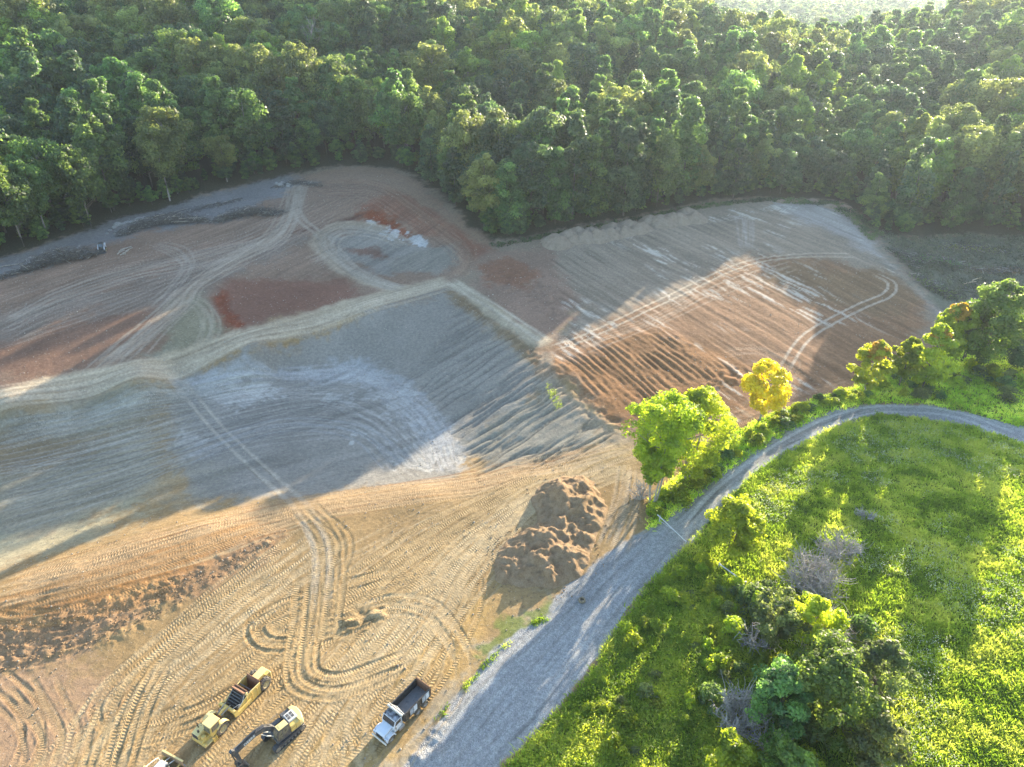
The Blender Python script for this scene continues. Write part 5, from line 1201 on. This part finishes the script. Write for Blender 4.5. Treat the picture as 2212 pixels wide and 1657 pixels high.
panel('radiator_grille', BLACK, hd2_, ((5.99, -.49, 1.38), (.05, .92, .66)), ch=.01)
for k in range(6): panel('grille_bar', DARK, hd2_, ((6.02, -.49, 1.12 + k * .105), (.03, .9, .03)), ch=0)
panel('hydraulic_tank', YEL, es, ((5.55, .42, 1.25), (.45, .5, .7)), ch=.05)
cb3 = MB(); cb3.prism([(3.55, 1.05), (4.95, 1.05), (5.0, 1.6), (4.85, 2.70), (3.6, 2.70)], -.10, 1.14); cb3_ = cb3.build('cab', YEL, es)
panel('cab_roof', YELP, cb3_, ((4.2, .52, 2.76), (1.5, 1.42, .11)), ch=.04)
panel('windshield', GLASSD, cb3_, ((4.945, .52, 2.12), (.03, 1.02, .95), RY(-.136)), ch=0)
for s, y in ((1, 1.15), (-1, -.11)):
    w_ = MB(); w_.prism([(3.72, 1.75), (4.80, 1.75), (4.72, 2.56), (3.72, 2.56)], y - .006 if s > 0 else y - .014, y + .014 if s > 0 else y + .006); w_.build('side_window', GLASSD, cb3_)
panel('rear_window', GLASSD, cb3_, ((3.56, .52, 2.2), (.03, .95, .7)), ch=0)
for s in (-1, 1):
    fd = MB(); pts = [(3.45 + 1.04 * math.cos(a), WR + 1.04 * math.sin(a)) for a in np.linspace(.75, math.pi - .35, 9)]; inn = [(3.45 + .96 * math.cos(a), WR + .96 * math.sin(a)) for a in np.linspace(math.pi - .35, .75, 9)]
    fd.prism(pts + inn, s * .72, s * 1.34); fd.build('fender', YELP, es)
st = MB()
for k in range(3): st.box((4.75, 1.28, .35 + k * .28), (.5, .22, .05))
st.box((4.5, 1.28, .65), (.04, .22, .8)); st.box((5.0, 1.28, .65), (.04, .22, .8)); st.build('step', YEL, es)
ex = MB(); ex.cyl((5.15, -.75, 1.9), (5.15, -.75, 2.75), .07, n=10); ex.cyl((5.55, -.3, 1.8), (5.55, -.3, 2.15), .12, n=12); ex.build('exhaust_stack', BLACK, es)
ml = MB(); ml.tube([(4.95, -.2, 2.3), (5.1, -.75, 2.4), (5.1, -.75, 2.1)], .02, 5); ml.build('mirror', BLACK, es)
# hitch and gooseneck arms
hk = MB(); hk.box((2.95, 0, 1.15), (.6, .5, .9), ch=.08); hk.cyl((2.75, 0, .55), (2.75, 0, 1.75), .14, n=12); hk.build('hitch', RUST, es)
gn = MB(); gn.tube([(2.75, 0, 1.6), (2.2, 0, 1.85), (1.7, 0, 1.75)], .2, 8); gn.box((1.55, 0, 1.55), (.35, 2.55, .38), ch=.06); gn.build('gooseneck', YEL, es, True)
for s in (-1, 1):
    c_ = MB(); c_.cyl((2.7, s * .3, 1.75), (1.75, s * .38, 1.95), .075, n=10); c_.cyl((1.75, s * .38, 1.95), (1.3, s * .4, 2.0), .045, n=8); c_.build('steering_cylinder', STEEL, es)
    a_ = MB(); a_.prism([(1.75, 1.45), (1.70, .80), (1.2, .62), (-.9, .95), (-.9, 1.22), (1.1, 1.15), (1.3, 1.62)], s * 1.22, s * 1.42); a_.build('draft_arm', YEL, es)
    sd = MB(); sd.prism([(1.15, .22), (-2.55, .30), (-2.75, 1.95), (-1.2, 2.02), (.2, 1.62), (1.05, 1.05)], s * 1.08, s * 1.16); sw = sd.build('bowl_side', YEL, es)
    t_ = MB(); t_.tube([(-2.72, s * 1.12, 2.0), (-1.2, s * 1.12, 2.06), (.2, s * 1.12, 1.66), (1.05, s * 1.12, 1.08)], .06, 6); t_.build('top_rail', YELP, sw)
    for k in range(3): panel('rib', YEL, sw, ((-2.1 + k * .8, s * 1.19, 1.1), (.12, .08, 1.5)), ch=.02)
panel('bowl_floor', RUST, es, ((-.7, 0, .32), (3.6, 2.16, .10)), ch=.01)
panel('ejector', RUST, es, ((-2.55, 0, 1.15), (.12, 2.14, 1.6), RY(-.12)), ((-2.70, 0, 2.05), (.10, 2.2, .55), RY(-.35)), ch=.02)
panel('cutting_edge', STEEL, es, ((1.15, 0, .18), (.32, 2.3, .06)), ch=0)
# elevator: two chain frames, slats, rusty head cover and motor
el0, el1 = Vector((1.35, 0, .55)), Vector((-.55, 0, 2.30)); ed = (el1 - el0); ea = math.atan2(ed.z, ed.x)
ef = MB()
for s in (-1, 1): ef.box((el0 + el1) / 2 + Vector((0, s * .90, 0)), (ed.length, .12, .34), RY(-ea))
elv = ef.build('elevator_frame', DARK, es); en_ = Vector((-ed.z, 0, ed.x)).normalized(); en_ = -en_ if en_.z < 0 else en_
for k in range(7):
    p = el0.lerp(el1, (k + .3) / 7.2) + en_ * .22; panel('slat', DARK, elv, (p, (.10, 1.72, .20), RY(-ea)), ch=0)
panel('elevator_back', BLACK, elv, ((el0 + el1) / 2 - en_ * .02, (ed.length * .92, 1.68, .04), RY(-ea)), ch=0)
panel('head_cover', RUST, es, (el1 + Vector((.02, 0, .18)), (.55, 2.05, .14), RY(-.5)), (el1 + Vector((-.28, 0, .10)), (.14, 2.05, .40)), ch=.02)
mt = MB(); mt.cyl(el1 + Vector((-.1, .75, -.05)), el1 + Vector((-.1, 1.18, -.05)), .18, n=12); mt.build('elevator_motor', YELP, es)
xb = MB(); xb.box((-1.05, 0, 1.95), (.14, 2.16, .12)); xb.box((-1.45, 0, 1.9), (.10, 2.16, .10)); xb.build('cross_beam', DARK, es)
ht = MB(); ht.tube([(.9, 1.05, 1.4), (.2, 1.15, 1.75), (-.2, 1.05, 2.1), (-.6, .9, 2.3)], .035, 6); ht.tube([(1.4, .8, 1.7), (.8, 1.0, 1.75), (.4, 1.1, 1.6)], .03, 6); ht.build('hose', CREAM, es)
panel('rear_frame', YEL, es, ((-3.4, 0, 1.35), (1.5, .95, .7)), ((-4.35, 0, 1.05), (.6, 1.3, .8)), ch=.06)
panel('rear_deck', YELP, es, ((-3.65, 0, 1.86), (1.9, 1.06, .10)), ch=.03)
panel('push_block', YELP, es, ((-4.75, 0, 1.0), (.2, 1.6, .9)), ch=.04)

# ---- bulldozer, only its front end comes into the picture
dz = empty('bulldozer', (0, 0, 0)); tag(dz, 'yellow bulldozer with grey hood facing the scraper, blade caked in dirt', 'bulldozer')
_a = G3(*D_(424, 1866)); _b = G3(*D_(476, 1812)); hdz = math.atan2(_b.y - _a.y, _b.x - _a.x) + R(4)
dz.rotation_euler = (0, 0, hdz); _c = G3(*D_(424, 1862)); dz.location = (_c.x - math.cos(hdz) * 2.3, _c.y - math.sin(hdz) * 2.3, float(gz(_c.x, _c.y)[0]) + .02)
bl = MB(); pr = [(2.55, .05), (2.42, .35), (2.38, .65), (2.46, .98), (2.60, 1.15)]; pb = [(p[0] - .12, p[1]) for p in reversed(pr)]
bl.prism(pr + pb, -1.6, 1.6); bd = bl.build('blade', DIRTY, dz)
panel('blade_top', YELP, bd, ((2.46, 0, 1.18), (.2, 3.2, .08)), ch=.02); panel('blade_edge', STEEL, bd, ((2.58, 0, .07), (.12, 3.2, .10)), ch=0)
for s in (-1, 1):
    panel('push_arm', YEL, dz, ((1.15, s * 1.12, .5), (2.6, .14, .22)), ch=.03)
    tr_ = MB(); path = [(1.35 + .4 * math.cos(a), .42 + .4 * math.sin(a)) for a in np.linspace(-math.pi / 2, math.pi / 2, 8)] + [(-1.75 + .4 * math.cos(a), .42 + .4 * math.sin(a)) for a in np.linspace(math.pi / 2, 3 * math.pi / 2, 8)]
    tr_.prism(path, s * .72, s * 1.18); tq = tr_.build('crawler_track', TRACKM, dz)
    for k in range(15): panel('track_shoe', TRACKM, tq, ((-1.75 + k * .22, s * .95, .845), (.16, .5, .05)), ((-1.75 + k * .22, s * .95, .885), (.03, .5, .05)), ch=0)
    c_ = MB(); c_.cyl((1.2, s * .35, 1.25), (2.42, s * .35, .75), .06, n=8); c_.build('lift_cylinder', CREAM, dz)
hd3 = MB(); hd3.prism([(-.3, .7), (1.45, .7), (1.5, 1.5), (1.3, 1.65), (-.3, 1.75)], -.55, .55); hd3_ = hd3.build('engine_hood', CREAM, dz)
panel('side_panel', YEL, hd3_, ((.6, .56, 1.1), (1.6, .06, .7)), ((.6, -.56, 1.1), (1.6, .06, .7)), ch=.01); panel('radiator_grille', BLACK, hd3_, ((1.52, 0, 1.1), (.06, .9, .7)), ch=.01)
panel('front_guard', DARK, dz, ((1.3, .52, 1.45), (.5, .2, .35)), ((1.3, -.52, 1.45), (.5, .2, .35)), ch=.04)
for s in (-1, 1):
    rl = MB(); rl.tube([(1.35, s * .62, 1.5), (1.30, s * .66, 2.05), (1.05, s * .68, 2.25), (-.2, s * .70, 2.65), (-.5, s * .70, 2.7)], .05, 8); rl.build('brush_guard_rail', CREAM, dz, True)
cp = MB(); cp.prism([(-1.7, 1.1), (-.4, 1.1), (-.35, 1.8), (-.5, 2.7), (-1.7, 2.7)], -.72, .72); cp_ = cp.build('cab', YEL, dz)
panel('cab_roof', YELP, cp_, ((-1.05, 0, 2.78), (1.7, 1.75, .14)), ch=.05); panel('windshield', GLASSD, cp_, ((-.42, 0, 2.2), (.03, 1.2, .8), RY(-.16)), ch=0)
panel('rear_tank', YEL, dz, ((-2.05, 0, 1.2), (.7, 1.3, .9)), ch=.06)

# ---- compact loader by the brush piles
sl = empty('compact_loader', (0, 0, 0)); tag(sl, 'small black and white skid steer loader between the brush piles', 'loader')
_a = G3(222, 543); sl.location = (_a.x, _a.y, _a.z + .02); sl.rotation_euler = (0, 0, R(-72)); sl.scale = (1.2, 1.2, 1.2)
panel('body', BLACK, sl, ((-.45, 0, .85), (1.9, 1.15, .8)), ch=.08)
cbx = MB(); cbx.prism([(-.75, 1.2), (.55, .75), (.62, 1.3), (.35, 2.05), (-.7, 2.1)], -.5, .5); cx_ = cbx.build('cab', DARK, sl); panel('cab_roof', BLACK, cx_, ((-.2, 0, 2.1), (1.15, 1.05, .07)), ch=.02); panel('front_window', GLASS, cx_, ((.50, 0, 1.65), (.03, .85, .75), RY(-.34)), ch=0)
panel('engine_cover', WHITE, sl, ((-1.25, 0, 1.35), (.5, 1.1, .35)), ch=.05)
for s in (-1, 1):
    for x in (.42, -.72): wheel(sl, (x, s * .72, .40), .40, .28, s, lug=14)
    am = MB(); am.tube([(-1.2, s * .68, 1.65), (-.2, s * .68, 1.60), (.75, s * .66, 1.10), (1.05, s * .66, .45)], .095, 6); am.build('lift_arm', WHITE, sl)
    tw_ = MB(); tw_.box((-1.25, s * .66, 1.2), (.28, .14, .95), ch=.03); tw_.build('arm_tower', WHITE, sl)
bu = MB(); bu.prism([(1.05, .75), (1.0, .12), (1.75, .05), (1.75, .10), (1.08, .18), (1.12, .75)], -.9, .9); bq = bu.build('bucket', DARK, sl)
for s in (-1, 1):
    b_ = MB(); b_.prism([(1.05, .75), (1.0, .12), (1.75, .05)], s * .9, s * .94); b_.build('bucket_side', DARK, bq)
# ------------------------------------------------------------------ spoil heaps, brush, logs, stones, gate
def heap_mat(name, c0, c1, c2):
    m, nt, bs = new_mat(name); L = nt.links.new; g = N(nt, 'ShaderNodeNewGeometry')
    n = N(nt, 'ShaderNodeTexNoise', Scale=.9, Detail=7.0, Roughness=.7); L(g.outputs['Position'], n.inputs['Vector'])
    n2 = N(nt, 'ShaderNodeTexNoise', Scale=7.0, Detail=5.0, Roughness=.75); L(g.outputs['Position'], n2.inputs['Vector'])
    c = ramp(nt, n.outputs[0], [(.3, c0), (.5, c1), (.72, c2)])
    L(mixc(nt, 1.0, c, ramp(nt, n2.outputs[0], [(.3, (.7,) * 3), (.7, (1.25,) * 3)]), 'MULTIPLY'), bs.inputs['Base Color'])
    b = N(nt, 'ShaderNodeBump', Strength=.8, Distance=.35); L(n2.outputs[0], b.inputs['Height']); L(b.outputs[0], bs.inputs['Normal'])
    bs.inputs['Roughness'].default_value = .95; bs.inputs['Specular IOR Level'].default_value = .1; return m
HEAP = heap_mat('spoil_earth', (.24,.155,.09), (.34,.23,.135), (.42,.30,.19)); HEAPT = heap_mat('tan_spoil', (.24,.185,.14), (.31,.245,.185), (.37,.30,.235))
def heap(name, cones, mat, label, cat, step, seed, rough=.5, slope=.62, group=None):
    """tipped loads: overlapping cones of earth; cones = (world x, y, height)"""
    c = np.array(cones); ext = c[:, 2].max() / slope * 1.3 + 1; x0, x1, y0, y1 = c[:, 0].min() - ext, c[:, 0].max() + ext, c[:, 1].min() - ext, c[:, 1].max() + ext
    ox, oy = c[:, 0].mean(), c[:, 1].mean()
    gx = np.arange(x0, x1, step); gy = np.arange(y0, y1, step); Y, X = np.meshgrid(gy, gx, indexing='ij')
    big = c[:, 2].max() > 1.95 and len(c) > 4
    wx = X + (fbm(X / 3, Y / 3, seed, 3) - .5) * 1.6; wy = Y + (fbm(X / 3 + 40, Y / 3, seed + 3, 3) - .5) * 1.6
    acc = np.zeros(X.shape); kk = 2.6
    for k, (a, b, t) in enumerate(c):
        d = np.hypot(wx - a, wy - b); acc += np.exp(kk * np.clip(t - d * slope, -6, 9))
    h = np.log(acc + 1e-9) / kk
    r1 = 1 - np.abs(fbm(X / 3.6, Y / 3.6, seed + 7, 3) - .5) * 7; r2 = 1 - np.abs(fbm(X / 1.3, Y / 1.3, seed + 9, 3) - .5) * 6
    amp = np.clip((h + .3) * .8, 0, 1) * rough
    h = h + (np.clip(r1, -.25, 1) * .55 + np.clip(r2, -.3, 1) * .22 + (fbm(X / .45, Y / .45, seed + 11, 3) - .5) * .45) * amp - .12
    h = np.maximum(h, -.35); Z = gz(X.ravel(), Y.ravel()).reshape(X.shape) + h
    idx = np.arange(X.size).reshape(X.shape); q = np.stack([idx[:-1, :-1], idx[:-1, 1:], idx[1:, 1:], idx[1:, :-1]], -1).reshape(-1, 4)
    keep = h.ravel()[q].max(1) > -.34; q = q[keep]; u, inv = np.unique(q.ravel(), return_inverse=True)
    z0 = float(gz(ox, oy)[0]); v = np.stack([X.ravel() - ox, Y.ravel() - oy, Z.ravel() - z0], 1)[u]
    o = obj(name, mesh_np(name, v, inv.reshape(-1, 4), [mat], True)); o.location = (ox, oy, z0); tag(o, label, cat, group); return o
def W(px, py): p = G(px, py); return p[0], p[1]
def cones(lst): return [(*W(a, b), h) for a, b, h in lst]
heap('dirt_pile', cones([(1218,1080,3.4),(1240,1068,2.8),(1258,1100,2.5),(1226,1112,2.7),(1272,1085,1.7),(1262,1130,1.7),(1205,1140,2.0),(1232,1148,1.9),(1160,1170,2.5),(1130,1195,2.2),(1190,1178,2.5),(1165,1212,2.4),(1205,1205,2.3),(1240,1195,1.7),(1110,1222,1.8),(1140,1240,1.7),(1262,1170,1.3),(1222,1235,1.3),(1185,1245,1.5),(1095,1245,.9)]), HEAP, 'long rough pile of brown dirt between the yard tracks and gravel road', 'dirt pile', .2, 601, 1.0, .62)
for k in range(27):
    f = (k + .5) / 27; px = 1188 + 318 * f + rng.uniform(-5, 5); py = 523 - 58 * f + rng.uniform(-6, 9); x, y = W(px, py); h = rng.uniform(1.9, 2.9)
    heap('soil_heap', [(x, y, h), (x + rng.uniform(-1.4, 1.4), y + rng.uniform(-1, 1), h * .8)], HEAPT, 'tan tipped soil heap in the row between striped field and forest', 'soil heap', .42, 620 + k, .35, .6, 'soil heaps tipped in a row')
for k in range(6):
    x, y = W(1650 + k * 34 + rng.uniform(-8, 8), 436 + rng.uniform(-2, 5) + (k > 3) * 8); h = rng.uniform(.8, 1.3)
    heap('soil_heap', [(x, y, h), (x + 1.5, y - .5, h * .7)], HEAPT, 'low grey spoil heap at the far corner of the striped field', 'soil heap', .45, 660 + k, .4, .5, 'spoil heaps at the field corner')

TWD = bark_mat('dark_twig', (.07,.062,.056), (.17,.155,.14)); LOGM = bark_mat('log_bark', (.22,.19,.16), (.42,.37,.31)); CUT = bark_mat('cut_wood', (.40,.31,.20), (.55,.45,.31))
def brush_pile(line, width, height, ntw, label, seed, leaf=None, logs=4):
    """branches heaped along a line; logs poke out"""
    r = np.random.default_rng(seed); L = spline(GL(line), 1.0); c = L.mean(0); z0 = float(gz(c[0], c[1])[0]); e = empty('brush_pile', (c[0], c[1], z0)); tag(e, label, 'brush pile')
    def pt():
        k = r.integers(len(L)); t = k / max(len(L) - 1, 1); prof = math.sin(math.pi * min(max(t, .06), .94)) ** .5
        q = r.normal(0, .33); x, y = L[k] + r.normal(0, width * .30, 2); hh = height * prof * max(.1, 1 - abs(q) * .8) * r.uniform(.15, 1); return Vector((x - c[0], y - c[1], float(gz(x, y)[0]) - z0 + hh))
    mb = MB()
    for k in range(ntw):
        p = pt(); a = r.uniform(0, 6.28); ln = r.uniform(.9, 2.8); d = Vector((math.cos(a) * ln, math.sin(a) * ln, r.normal(.1, .45))); mb.tube([p - d * .5, p + Vector(r.normal(0, .14, 3)), p + d * .5], r.uniform(.04, .10), 3, taper=.025)
    mb.mi = [int(i % 29 < 4) for i in range(len(mb.f))]; mb.build('branches', [TWD, TWIG], e)['kind'] = 'stuff'
    n = ntw * 3; pp = np.array([tuple(pt()) for _ in range(n)]); pp[:, 2] *= .85
    v, f = leaf_quads(pp, r.normal(size=(n, 3)), r.uniform(.12, .30, n), r, .4); mm = LM['dry'] if leaf is None else LM[leaf] if leaf in LM else TWD
    me = mesh_np('dead_leaves', v, f, [mm if leaf else TWD]); at = me.attributes.new('tint', 'FLOAT', 'POINT'); at.data.foreach_set('value', np.repeat(r.uniform(0, .6, n), 4).astype(np.float32)); o = obj('dead_leaves', me, e); o['kind'] = 'stuff'
    for k in range(logs):
        p = pt(); a = r.uniform(-.7, .7) + (0 if r.uniform() > .5 else 1.2); ln = r.uniform(2.2, 5); d = Vector((math.cos(a) * ln, math.sin(a) * ln, r.normal(.05, .3))); m2 = MB(); m2.tube([p - d * .5, p + Vector(r.normal(0, .08, 3)), p + d * .5], r.uniform(.08, .16), 7, taper=.06); m2.build('log', LOGM, e, True)
    return e
brush_pile([(60,585),(110,570),(160,560),(200,552)], 4.2, 4.6, 800, 'dark heap of felled branches beside the skid steer loader', 701, None, 7)
brush_pile([(-40,612),(10,600),(60,583)], 2.2, 1.6, 150, 'low trail of branches running out from the dark heap', 702, None, 2)
brush_pile([(262,508),(320,490),(380,482),(440,478)], 3.4, 3.8, 760, 'long pile of branches and pale logs below the forest edge', 703, None, 16)
brush_pile([(470,478),(530,465),(600,462)], 4.6, 3.0, 640, 'wide dark patch of brush next to the curved haul tracks', 704, None, 5)
brush_pile([(600,405),(640,396),(690,402)], 3.0, 1.3, 160, 'small scatter of brush and stumps near the top of the red slope', 705, None, 5)
brush_pile([(340,470),(420,455),(520,432)], 3.5, .9, 170, 'thin litter of branches along the forest edge', 706, None, 4)
CLR = ['low green brush heap in the clearing nearest the road trees', 'leafy brush heap in the middle of the clearing', 'broad brush heap against the shaded forest edge', 'grey brush heap at the outer side of the clearing', 'straggling brush beside the pale field corner', 'flattened brush strip behind the large full-crowned tree']
for k, ln in enumerate([[(1985,600),(2020,625),(2060,640)], [(1970,560),(2020,565),(2070,572)], [(2040,535),(2100,540),(2160,545)], [(2100,585),(2160,590),(2215,585)], [(1925,540),(1950,552),(1975,575)], [(2090,625),(2150,630),(2212,625)]]):
    brush_pile(ln, 4.2, 1.7, 260, CLR[k], 710 + k, ['olive', 'green', 'olive', 'dry', 'deep', 'olive'][k], 4)

LOGW = ['short pale log', 'forked pale log', 'thick pale log', 'thin pale log', 'bent pale log', 'stubby pale log', 'long pale log']
for k, (px, py, a, ln, rr) in enumerate([(262,545,1.2,2.4,.16),(268,540,1.0,3.2,.14),(274,538,.9,3.0,.24),(279,540,1.25,2.8,.15),(256,548,1.6,1.6,.18),(266,551,.4,1.5,.2),(272,546,1.1,2.2,.18)]):
    p = G3(px, py); d = Vector((math.cos(a) * ln, math.sin(a) * ln, .12)); mb = MB(); o_ = Vector((0, 0, rr)); mb.tube([o_ - d * .5, o_ + Vector((.08, .05, .04)), o_ + d * .5], rr, 9, taper=rr * .75); o = mb.build('log', LOGM, None, True); o.location = p
    tag(o, f'{LOGW[k]} lying on the ground beside the skid steer loader', 'log')
for k, (px, py, a, ln) in enumerate([(2004,557,0.0,4.5),(2095,612,.35,5),(2110,604,.5,4.2),(2075,540,-.1,4.0),(20,575,.5,6.5)]):
    p = G3(px, py); d = Vector((math.cos(a) * ln, math.sin(a) * ln, .05)); mb = MB(); o_ = Vector((0, 0, .2)); mb.tube([o_ - d * .5, o_ + Vector((0, .1, .05)), o_ + d * .5], .17, 8, taper=.10); o = mb.build('log', CUT if k < 4 else LOGM, None, True); o.location = p
    tag(o, ['straight pale log on the green brush of the clearing', 'pale log lying apart on bare ground in the clearing', 'pale log beside another log in the clearing', 'short log under the shaded forest edge by the clearing', 'fallen trunk at the forest edge behind the dark heap'][k], 'log')
STONE = heap_mat('boulder_stone', (.22,.21,.20), (.32,.31,.295), (.42,.41,.39))
def boulder(px, py, s, label, group, seed):
    r = np.random.default_rng(seed); bm = bmesh.new(); bmesh.ops.create_icosphere(bm, subdivisions=2, radius=1)
    for v in bm.verts: v.co *= 1 + .22 * math.sin(v.co.x * 3 + seed) * math.cos(v.co.y * 2.3 + seed) + r.normal(0, .06); v.co.z *= .7
    me = bpy.data.meshes.new('boulder'); bm.to_mesh(me); bm.free(); me.materials.append(STONE); o = obj('boulder', me); o.location = G3(px, py) + Vector((0, 0, s * .3)); o.scale = (s * r.uniform(.9, 1.3), s, s * r.uniform(.8, 1.1)); o.rotation_euler = (0, 0, r.uniform(0, 6)); tag(o, label, 'boulder', group)
for k, (px, py, s) in enumerate([(238,499,.6),(247,493,.7),(255,488,1.3),(266,486,.8),(274,483,.9),(283,482,.7),(292,479,.8),(303,477,1.2),(312,473,.8),(232,505,.5)]):
    boulder(px, py, s, 'grey boulder in the row along the forest edge above the loader', 'boulders along the forest edge', 800 + k)
for k in range(7): boulder(603 + rng.uniform(-18, 22), 402 + rng.uniform(-5, 6), rng.uniform(.5, 1.0), 'grey stone among the stumps near the top of the red slope', 'stones near the red slope', 830 + k)

# pipe gate across the gravel road, and the pipe lying under the airy tree
GALV = paint_mat('galvanised_pipe', (.55,.57,.60), .4, .3, .15)
a, b = G3(1424, 1128), G3(1481, 1180); g_ = empty('pipe_gate', a); tag(g_, 'pale metal pipe gate closed across the gravel road', 'gate'); d = b - a; d.z = 0; hd = math.atan2(d.y, d.x); ln = d.length; g_.rotation_euler = (0, 0, hd)
mb = MB(); mb.cyl((-.6, 0, 1.15), (ln * .55, 0, 1.12), .10, n=10); mb.build('gate_arm', GALV, g_, True); mb = MB(); mb.cyl((ln * .50, 0, 1.12), (ln, 0, 1.08), .075, n=10); mb.build('telescoping_arm', GALV, g_, True)
mb = MB(); mb.cyl((0, 0, -.3), (0, 0, 1.35), .11, n=10); mb.build('hinge_post', GALV, g_, True); mb = MB(); mb.cyl((ln - .1, 0, -.3), (ln - .1, 0, 1.0), .08, n=10); mb.build('latch_post', GALV, g_, True)
mb = MB(); mb.tube([(.1, 0, .35), (ln * .5, 0, 1.05)], .03, 6); mb.build('brace', GALV, g_)
a, b = G3(1552, 1228), G3(1608, 1270); d = b - a; o = MB(); o.cyl((0, 0, .95), (d.x, d.y, d.z + 1.05), .11, .085, n=10); o.cyl((d.x, d.y, d.z - .1), (d.x, d.y, d.z + 1.35), .12, n=10); o.cyl((0, 0, -.1), (0, 0, 1.2), .1, n=10); o = o.build('pipe_rail', GALV, None, True); o.location = a; tag(o, 'pale metal pipe rail half hidden under the airy yellow-green tree', 'rail')
rg = MB(); rg.ring((0, 0, .22), (0, 0, 1), [(-.22, .30), (-.22, .46), (-.1, .52), (.1, .52), (.22, .46), (.22, .30), (.1, .27), (-.1, .27), (-.22, .30)], 20); o = rg.build('old_tyre', paint_mat('weathered_rubber', (.16,.13,.09), .85, 0, .9, (.42,.33,.2)), None, True); o.location = G3(1257, 1298); tag(o, 'single weathered tyre lying at the edge of the gravel road', 'tyre')
# clods thrown up along the tracks
r = np.random.default_rng(77); CL = GL(ROUGH); cp_ = rand_in(CL, 700); mb = MB()
for (x, y) in cp_:
    s = r.uniform(.07, .22); mb.box((x, y, float(gz(x, y)[0]) + s * .25), (s * 1.4, s, s * .8), RZ(r.uniform(0, 3)), taper=.6)
o = mb.build('loose_clods', HEAP); o['kind'] = 'stuff'; o['label'] = 'loose clods of brown earth on the bank'
weed_mass('slope_weeds', GL([(1172,825),(1195,830),(1215,880),(1200,885)]), 50, WEEDS, 'a few green weeds on the rilled bank', .35, 10, .10)

weed_mass('clearing_scrub', GL([(1900,500),(1960,515),(2080,505),(2250,515),(2250,650),(2120,650),(2060,660),(2000,620),(1940,560)]), 1100, LM['scrub'], 'low grey-green scrub over the felled clearing', 1.0, 12, .26)
weed_mass('edge_scrub', GL([(1060,530),(1130,517),(1250,493),(1400,467),(1520,442),(1640,430),(1800,436),(1850,458),(1905,508),(1880,520),(1830,470),(1780,445),(1640,436),(1520,450),(1400,474),(1250,500),(1130,524),(1070,536)]), 900, LM['deep'], 'dark scrub along the foot of the forest', .9, 12, .24)

_pc = np.array(cones([(1215,1085,1),(1240,1120,1),(1190,1180,1),(1150,1200,1),(1200,1220,1),(1130,1235,1)])); mb = MB(); r = np.random.default_rng(91)
for k in range(900):
    b_ = _pc[r.integers(len(_pc))]; a_ = r.uniform(0, 6.28); q = r.uniform(2.5, 7.5); x, y = b_[0] + math.cos(a_) * q, b_[1] + math.sin(a_) * q; s_ = r.uniform(.05, .20)
    mb.box((x, y, float(gz(x, y)[0]) + s_ * .25), (s_ * 1.4, s_, s_ * .8), RZ(r.uniform(0, 3)), taper=.6)
o = mb.build('spilled_clods', HEAP); o['kind'] = 'stuff'; o['label'] = 'spilled clods round the foot of the dirt pile'

# stones scattered over the graded earth
SITE = GL([(-60,1700),(-120,640),(350,455),(700,385),(850,375),(1050,535),(1640,440),(1800,450),(2000,650),(1640,900),(1400,1000),(1380,1140),(1100,1380),(900,1700)])
sp_ = rand_in(SITE, 7000); sp_ = sp_[fbm(sp_[:, 0] / 11, sp_[:, 1] / 11, 301, 3) > .44]; r = np.random.default_rng(93); nst = len(sp_)
sz_ = r.uniform(.04, .10, nst) + .09 * r.uniform(0, 1, nst) ** 6; an = r.uniform(0, 6.28, nst); ca, sa = np.cos(an), np.sin(an); zz = gz(sp_[:, 0], sp_[:, 1])
cor = np.array([(-1, -.7, -.4), (1, -.8, -.4), (.9, .8, -.4), (-.8, .7, -.4), (-.5, -.4, .8), (.6, -.5, .7), (.5, .5, .9), (-.5, .4, .7)]); fcs = np.array([(4, 5, 6, 7), (0, 1, 5, 4), (1, 2, 6, 5), (2, 3, 7, 6), (3, 0, 4, 7)])
X_ = cor[None, :, 0] * ca[:, None] - cor[None, :, 1] * sa[:, None]; Y_ = cor[None, :, 0] * sa[:, None] + cor[None, :, 1] * ca[:, None]
v = np.stack([sp_[:, 0, None] + X_ * sz_[:, None], sp_[:, 1, None] + Y_ * sz_[:, None], zz[:, None] + (cor[None, :, 2] * .9 + .25) * sz_[:, None]], -1).reshape(-1, 3)
f = (np.arange(nst)[:, None, None] * 8 + fcs[None]).reshape(-1, 4)
o = obj('scattered_stones', mesh_np('scattered_stones', v, f, [heap_mat('site_stone', (.26,.22,.18), (.38,.33,.27), (.50,.46,.40))])); o['kind'] = 'stuff'; o['label'] = 'small stones scattered over the graded earth'
# ------------------------------------------------------------------ evening haze
hm = bpy.data.materials.new('haze'); hm.use_nodes = True; hn = hm.node_tree; hn.nodes.remove(hn.nodes['Principled BSDF'])
pv = hn.nodes.new('ShaderNodeVolumePrincipled'); pv.inputs['Color'].default_value = (.72, .86, 1, 1); pv.inputs['Density'].default_value = .00009; pv.inputs['Anisotropy'].default_value = .45
hn.links.new(pv.outputs[0], hn.nodes['Material Output'].inputs['Volume'])
hb = MB(); hb.box((0, 2450, 0), (11000, 5900, 260)); ho = hb.build('haze', hm); ho['kind'] = 'stuff'; ho['label'] = 'thin pale evening haze over the whole valley'
